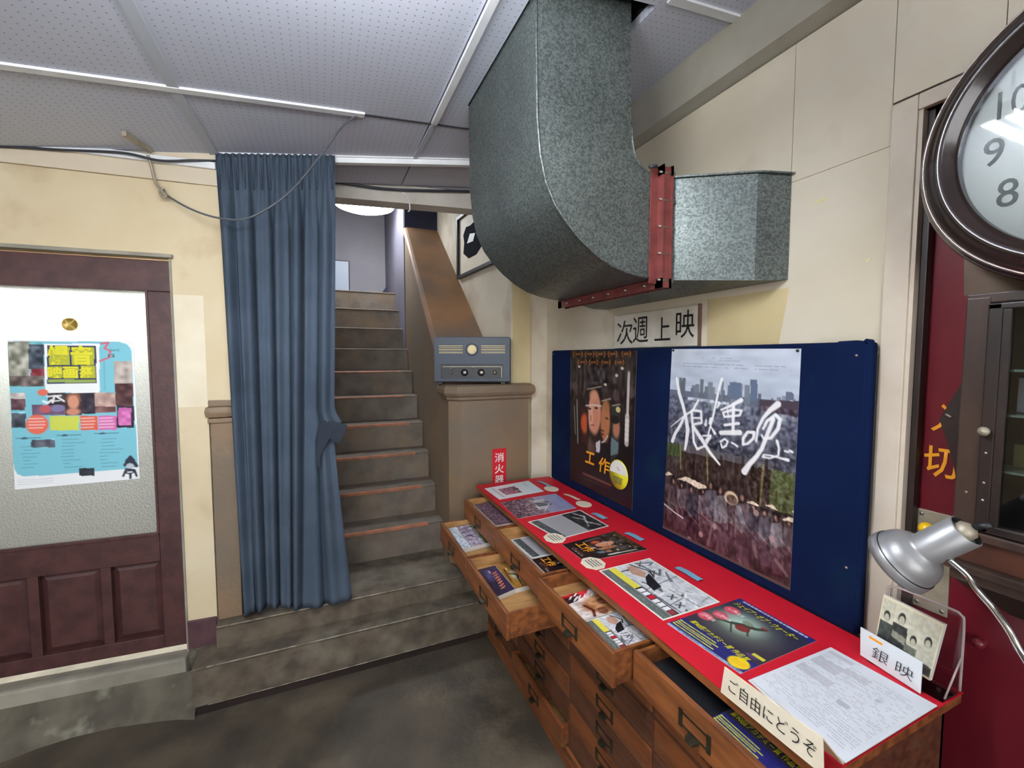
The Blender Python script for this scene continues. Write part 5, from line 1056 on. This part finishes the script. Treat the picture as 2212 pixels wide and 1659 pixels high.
obj('glass', MB().lathe((0, 0, 0), (-1, 0, 0), [(R_ * .775, .034), (R_ * .4, .0344), (0, .0345), (0, .0325), (R_ * .4, .0324), (R_ * .775, .032)], 96), clear_glass('clock_glass', (.96, .98, .98), .03), ck)
for i in range(1, 13):
    a = math.pi / 2 - i * math.pi / 6; y = -R_ * .60 * math.cos(a); z = R_ * .60 * math.sin(a); w_ = .030 if i < 10 else .044
    lettering(str(i), (-.0185, y + w_ / 2, z - .027), (0, -1, 0), (0, 0, 1), w_, .054, M_ink_g, ck, name='numeral')
obj('hour_hand', MB().prism([(-.022, .006, 0), (-.022, -.09, .07), (-.022, -.006, -.006)], [(-.023, .006, 0), (-.023, -.09, .07), (-.023, -.006, -.006)]), M_ink, ck)
obj('minute_hand', MB().prism([(-.025, .004, .004), (-.025, -.05, .165), (-.025, -.004, -.004)], [(-.026, .004, .004), (-.026, -.05, .165), (-.026, -.004, -.004)]), M_ink, ck)
obj('case_back', MB().lathe((0, 0, 0), (1, 0, 0), [(R_ * .9, -.002), (R_ * .88, .074), (0, .075)], 64), M_brown_vd, ck)

# ------------------------------------------------------------ desk lamp
dl = tag(empty('desk_lamp', (1.15, .45, 1.17)), 'silver reflector desk lamp on a chrome arm beside the showcase', 'lamp')
def DL(n, mb, m): o = obj(n, mb, m, dl); o.location = (-1.15, -.45, -1.17); return o
top_ = Vector((1.15, .405, 1.262)); ax = Vector((.0, .100, -.105)).normalized(); ax = Vector((-.05, ax.y, ax.z)).normalized()
DL('shade', MB().lathe(top_, ax, [(.029, .0), (.032, .002), (.0325, .082), (.036, .088), (.046, .094), (.055, .105), (.060, .118), (.062, .130), (.064, .132), (.066, .140), (.066, .152), (.063, .152), (.060, .134), (.050, .110), (.029, .09), (.027, .01), (.0, .01)], 48), M_silver)
DL('rim_groove', MB().lathe(top_, ax, [(.0625, .1295), (.0642, .1310), (.0630, .1325)], 48), M_black)
DL('socket_cap', MB().lathe(top_, -ax, [(.018, -.012), (.018, .004), (.012, .010), (.006, .014), (0, .014)], 24), M_plate)
DL('switch', MB().tube([top_ - ax * .004 + Vector((0, -.006, .006)), top_ - ax * .02 + Vector((0, -.020, .008))], .006, 8), M_black)
j = top_ + ax * .058 + Vector((-.008, -.022, -.022))
DL('bracket', MB().tube([top_ + ax * .055 + Vector((-.006, -.010, -.012)), j], .007, 10), M_silver)
DL('arm', MB().tube(smooth([j, (1.15, .400, 1.175), (1.15, .385, 1.152), (1.15, .362, 1.128), (1.15, .340, 1.098), (1.15, .322, 1.065), (1.17, .300, 1.02), (1.24, .25, .96), (XD - .01, .20, .93)]), .0062, 12), M_chrome)
DL('wall_bracket', MB().lathe((XD - .001, .20, .93), (-1, 0, 0), [(.03, 0), (.03, .006), (.014, .012), (.012, .03), (0, .032)], 24), M_silver)
DL('bulb', MB().lathe(top_ + ax * .06, ax, [(.012, 0), (.024, .02), (.028, .04), (.022, .06), (0, .068)], 24), M_inkw)

# ------------------------------------------------------------ festival poster on the frosted glass of the door
cv = Canvas(130, 196, (236, 240, 242)); bl = (124, 196, 212)
zp = [(40, 150), (1268, 165), (1325, 1520), (105, 1610)]; cv.H = homography(zp)
pl = [(150, 165), (1130, 172), (1200, 195), (1240, 240), (1250, 330), (1300, 1400), (1180, 1420), (200, 1480), (130, 1450), (100, 1380), (60, 600), (45, 200), (90, 170)]
cv.poly(pl, bl)
def R4(x0, y0_, x1, y1_, c_, a=1): cv.poly([(x0, y0_), (x1, y0_), (x1, y1_), (x0, y1_)], c_, a)
def NZ(x0, y0_, x1, y1_, amp):
    a_, b_ = cv.m((x0, y0_)), cv.m((x1, y1_)); cv.noise(amp, 5, 5, a_[0], a_[1], b_[0], b_[1])
R4(50, 170, 260, 600, (150, 150, 136)); R4(250, 200, 400, 430, (60, 70, 84)); R4(270, 430, 400, 510, (140, 50, 66)); R4(60, 500, 400, 600, (110, 100, 96)); NZ(50, 170, 400, 600, 60)
R4(75, 665, 215, 720, (206, 196, 190)); R4(75, 720, 215, 830, (110, 80, 88)); R4(80, 860, 220, 1000, (70, 76, 88)); NZ(75, 665, 220, 1000, 40)
R4(405, 190, 935, 665, (242, 244, 244)); R4(430, 208, 905, 575, (44, 52, 92))
R4(440, 535, 900, 565, (150, 170, 90)); [R4(*b_, (216, 218, 46), .8) for b_ in ((450, 222, 648, 392), (668, 225, 885, 392), (440, 408, 575, 520), (592, 408, 732, 522), (752, 404, 895, 522))]
ppx = [(1075, 360, 1250, 575, (180, 168, 160)), (1085, 575, 1260, 795, (88, 54, 56)), (1100, 795, 1270, 1010, (40, 34, 52)), (1115, 815, 1240, 985, (206, 110, 176)), (430, 665, 600, 780, (50, 44, 52)), (600, 670, 760, 885, (70, 48, 48)), (760, 665, 890, 870, (52, 44, 60)), (890, 665, 1090, 860, (190, 160, 150)), (890, 800, 1090, 860, (120, 80, 80)), (280, 780, 600, 880, (110, 86, 110)), (270, 1120, 500, 1195, (90, 92, 104)), (735, 1405, 880, 1480, (50, 56, 66))]
for a_ in ppx: R4(*a_[:4], a_[4]); NZ(*a_[:4], 34)
p_ = cv.m((680, 750)); cv.ell(p_[0], p_[1], .055, .062, (214, 150, 124), 1, .3); p_ = cv.m((680, 850)); cv.ell(p_[0], p_[1], .07, .03, (206, 140, 116), 1, .4); cv.line([(620, 720), (640, 685), (720, 680), (745, 740)], .02, (150, 100, 72), .9)
cv.line([(390, 745), (430, 765), (470, 735)], .02, (240, 240, 240)); cv.line([(430, 700), (560, 690)], .016, (240, 240, 240)); cv.line([(500, 690), (480, 760)], .016, (240, 240, 240)); cv.line([(520, 700), (590, 745)], .018, (240, 240, 240)); cv.line([(490, 745), (550, 740)], .012, (240, 240, 240))
for x, y, rx, ry, c_ in ((385, 660, .045, .024, (222, 110, 90)), (410, 820, .045, .03, (190, 90, 96)), (530, 815, .06, .028, (128, 120, 160)), (330, 970, .092, .072, (228, 106, 84))): p_ = cv.m((x, y)); cv.ell(p_[0], p_[1], rx, ry, c_)
for x0, x1, c_ in ((455, 735, (206, 214, 86)), (750, 915, (224, 100, 76)), (925, 1100, (212, 110, 176))):
    R4(x0, 890, x1, 1030, c_)
for x0, x1 in ((760, 900), (935, 1085), (250, 410)):
    for k in range(4): cv.line([(x0, 915 + k * 30), (x1 - random.uniform(0, 30), 912 + k * 30)], .012, (244, 220, 224), .8)
for x0, y0_ in ((130, 1105), (520, 1080), (885, 1065)): cv.line([(x0, y0_), (x0 + 230, y0_ - 5)], .008, (60, 100, 116), .8); p_ = cv.m((x0 + 75, y0_)); cv.ell(p_[0], p_[1], .03, .008, (60, 96, 112))
for r in range(9):
    for x0 in (170, 560, 930):
        if x0 == 170 and r < 2: continue
        y = 1120 + r * 34; x = x0 + random.uniform(0, 30); cv.line([(x, y), (x + random.uniform(60, 230), y - 4)], .006, (70, 116, 130), .6)
for k in range(3): cv.line([(140, 1515 + k * 22), (480, 1500 + k * 20)], .004, (180, 184, 190), .7)
cv.line([(950, 190), (1025, 178), (985, 235), (1040, 260), (1035, 320), (940, 358)], .016, (214, 90, 110)); cv.line([(980, 360), (985, 640)], .008, (90, 140, 160), .5)
p_ = cv.m((1228, 1340)); cv.ell(p_[0], p_[1], .045, .028, (40, 48, 64)); cv.line([(1180, 1380), (1230, 1300), (1290, 1390)], .03, (44, 50, 66)); p_ = cv.m((1225, 1390)); cv.ell(p_[0], p_[1], .035, .022, (190, 196, 204)); cv.line([(1160, 1490), (1190, 1420), (1270, 1430), (1290, 1490)], .018, (40, 46, 60)); cv.line([(1230, 1430), (1230, 1510)], .02, (40, 46, 60)); p_ = cv.m((1225, 1450)); cv.ell(p_[0], p_[1], .045, .016, (44, 50, 64)); cv.ell(p_[0], p_[1], .026, .007, (220, 224, 228))
q1 = sheet('festival_poster', cv, [(-.705, .019, 1.673), (-.280, .019, 1.671), (-.283, .019, 1.047), (-.714, .019, 1.040)], .0015, None, .45)
q1.location = PIV; q1.rotation_euler = (0, 0, TH)
tag(q1, 'pale blue festival poster taped on the frosted glass of the door', 'poster')
def pd(x, y):   # zoom pixel -> position on the poster
    u, v = cv.m((x, y)); return -.709 + .427 * u, 1.672 - .628 * v
for ch, x, y in (('爆', 445, 395), ('音', 668, 395), ('映', 440, 522), ('画', 590, 522), ('祭', 745, 522)):
    a_ = pd(x, y); w_ = .075 if y < 400 else .050; h_ = .085 if y < 400 else .050
    lettering(ch, (a_[0], .0185, a_[1]), (1, 0, 0), (0, 0, 1), w_, h_, M_inky, q1, bold=.035)
a_ = pd(1030, 318); lettering('12', (a_[0], .0185, a_[1]), (1, 0, 0), (0, 0, 1), .024, .014, M_ink_g, q1, bold=.02)
a_ = pd(1050, 262); lettering('DAYS', (a_[0], .0185, a_[1]), (1, 0, 0), (0, 0, 1), .032, .010, M_ink_g, q1)
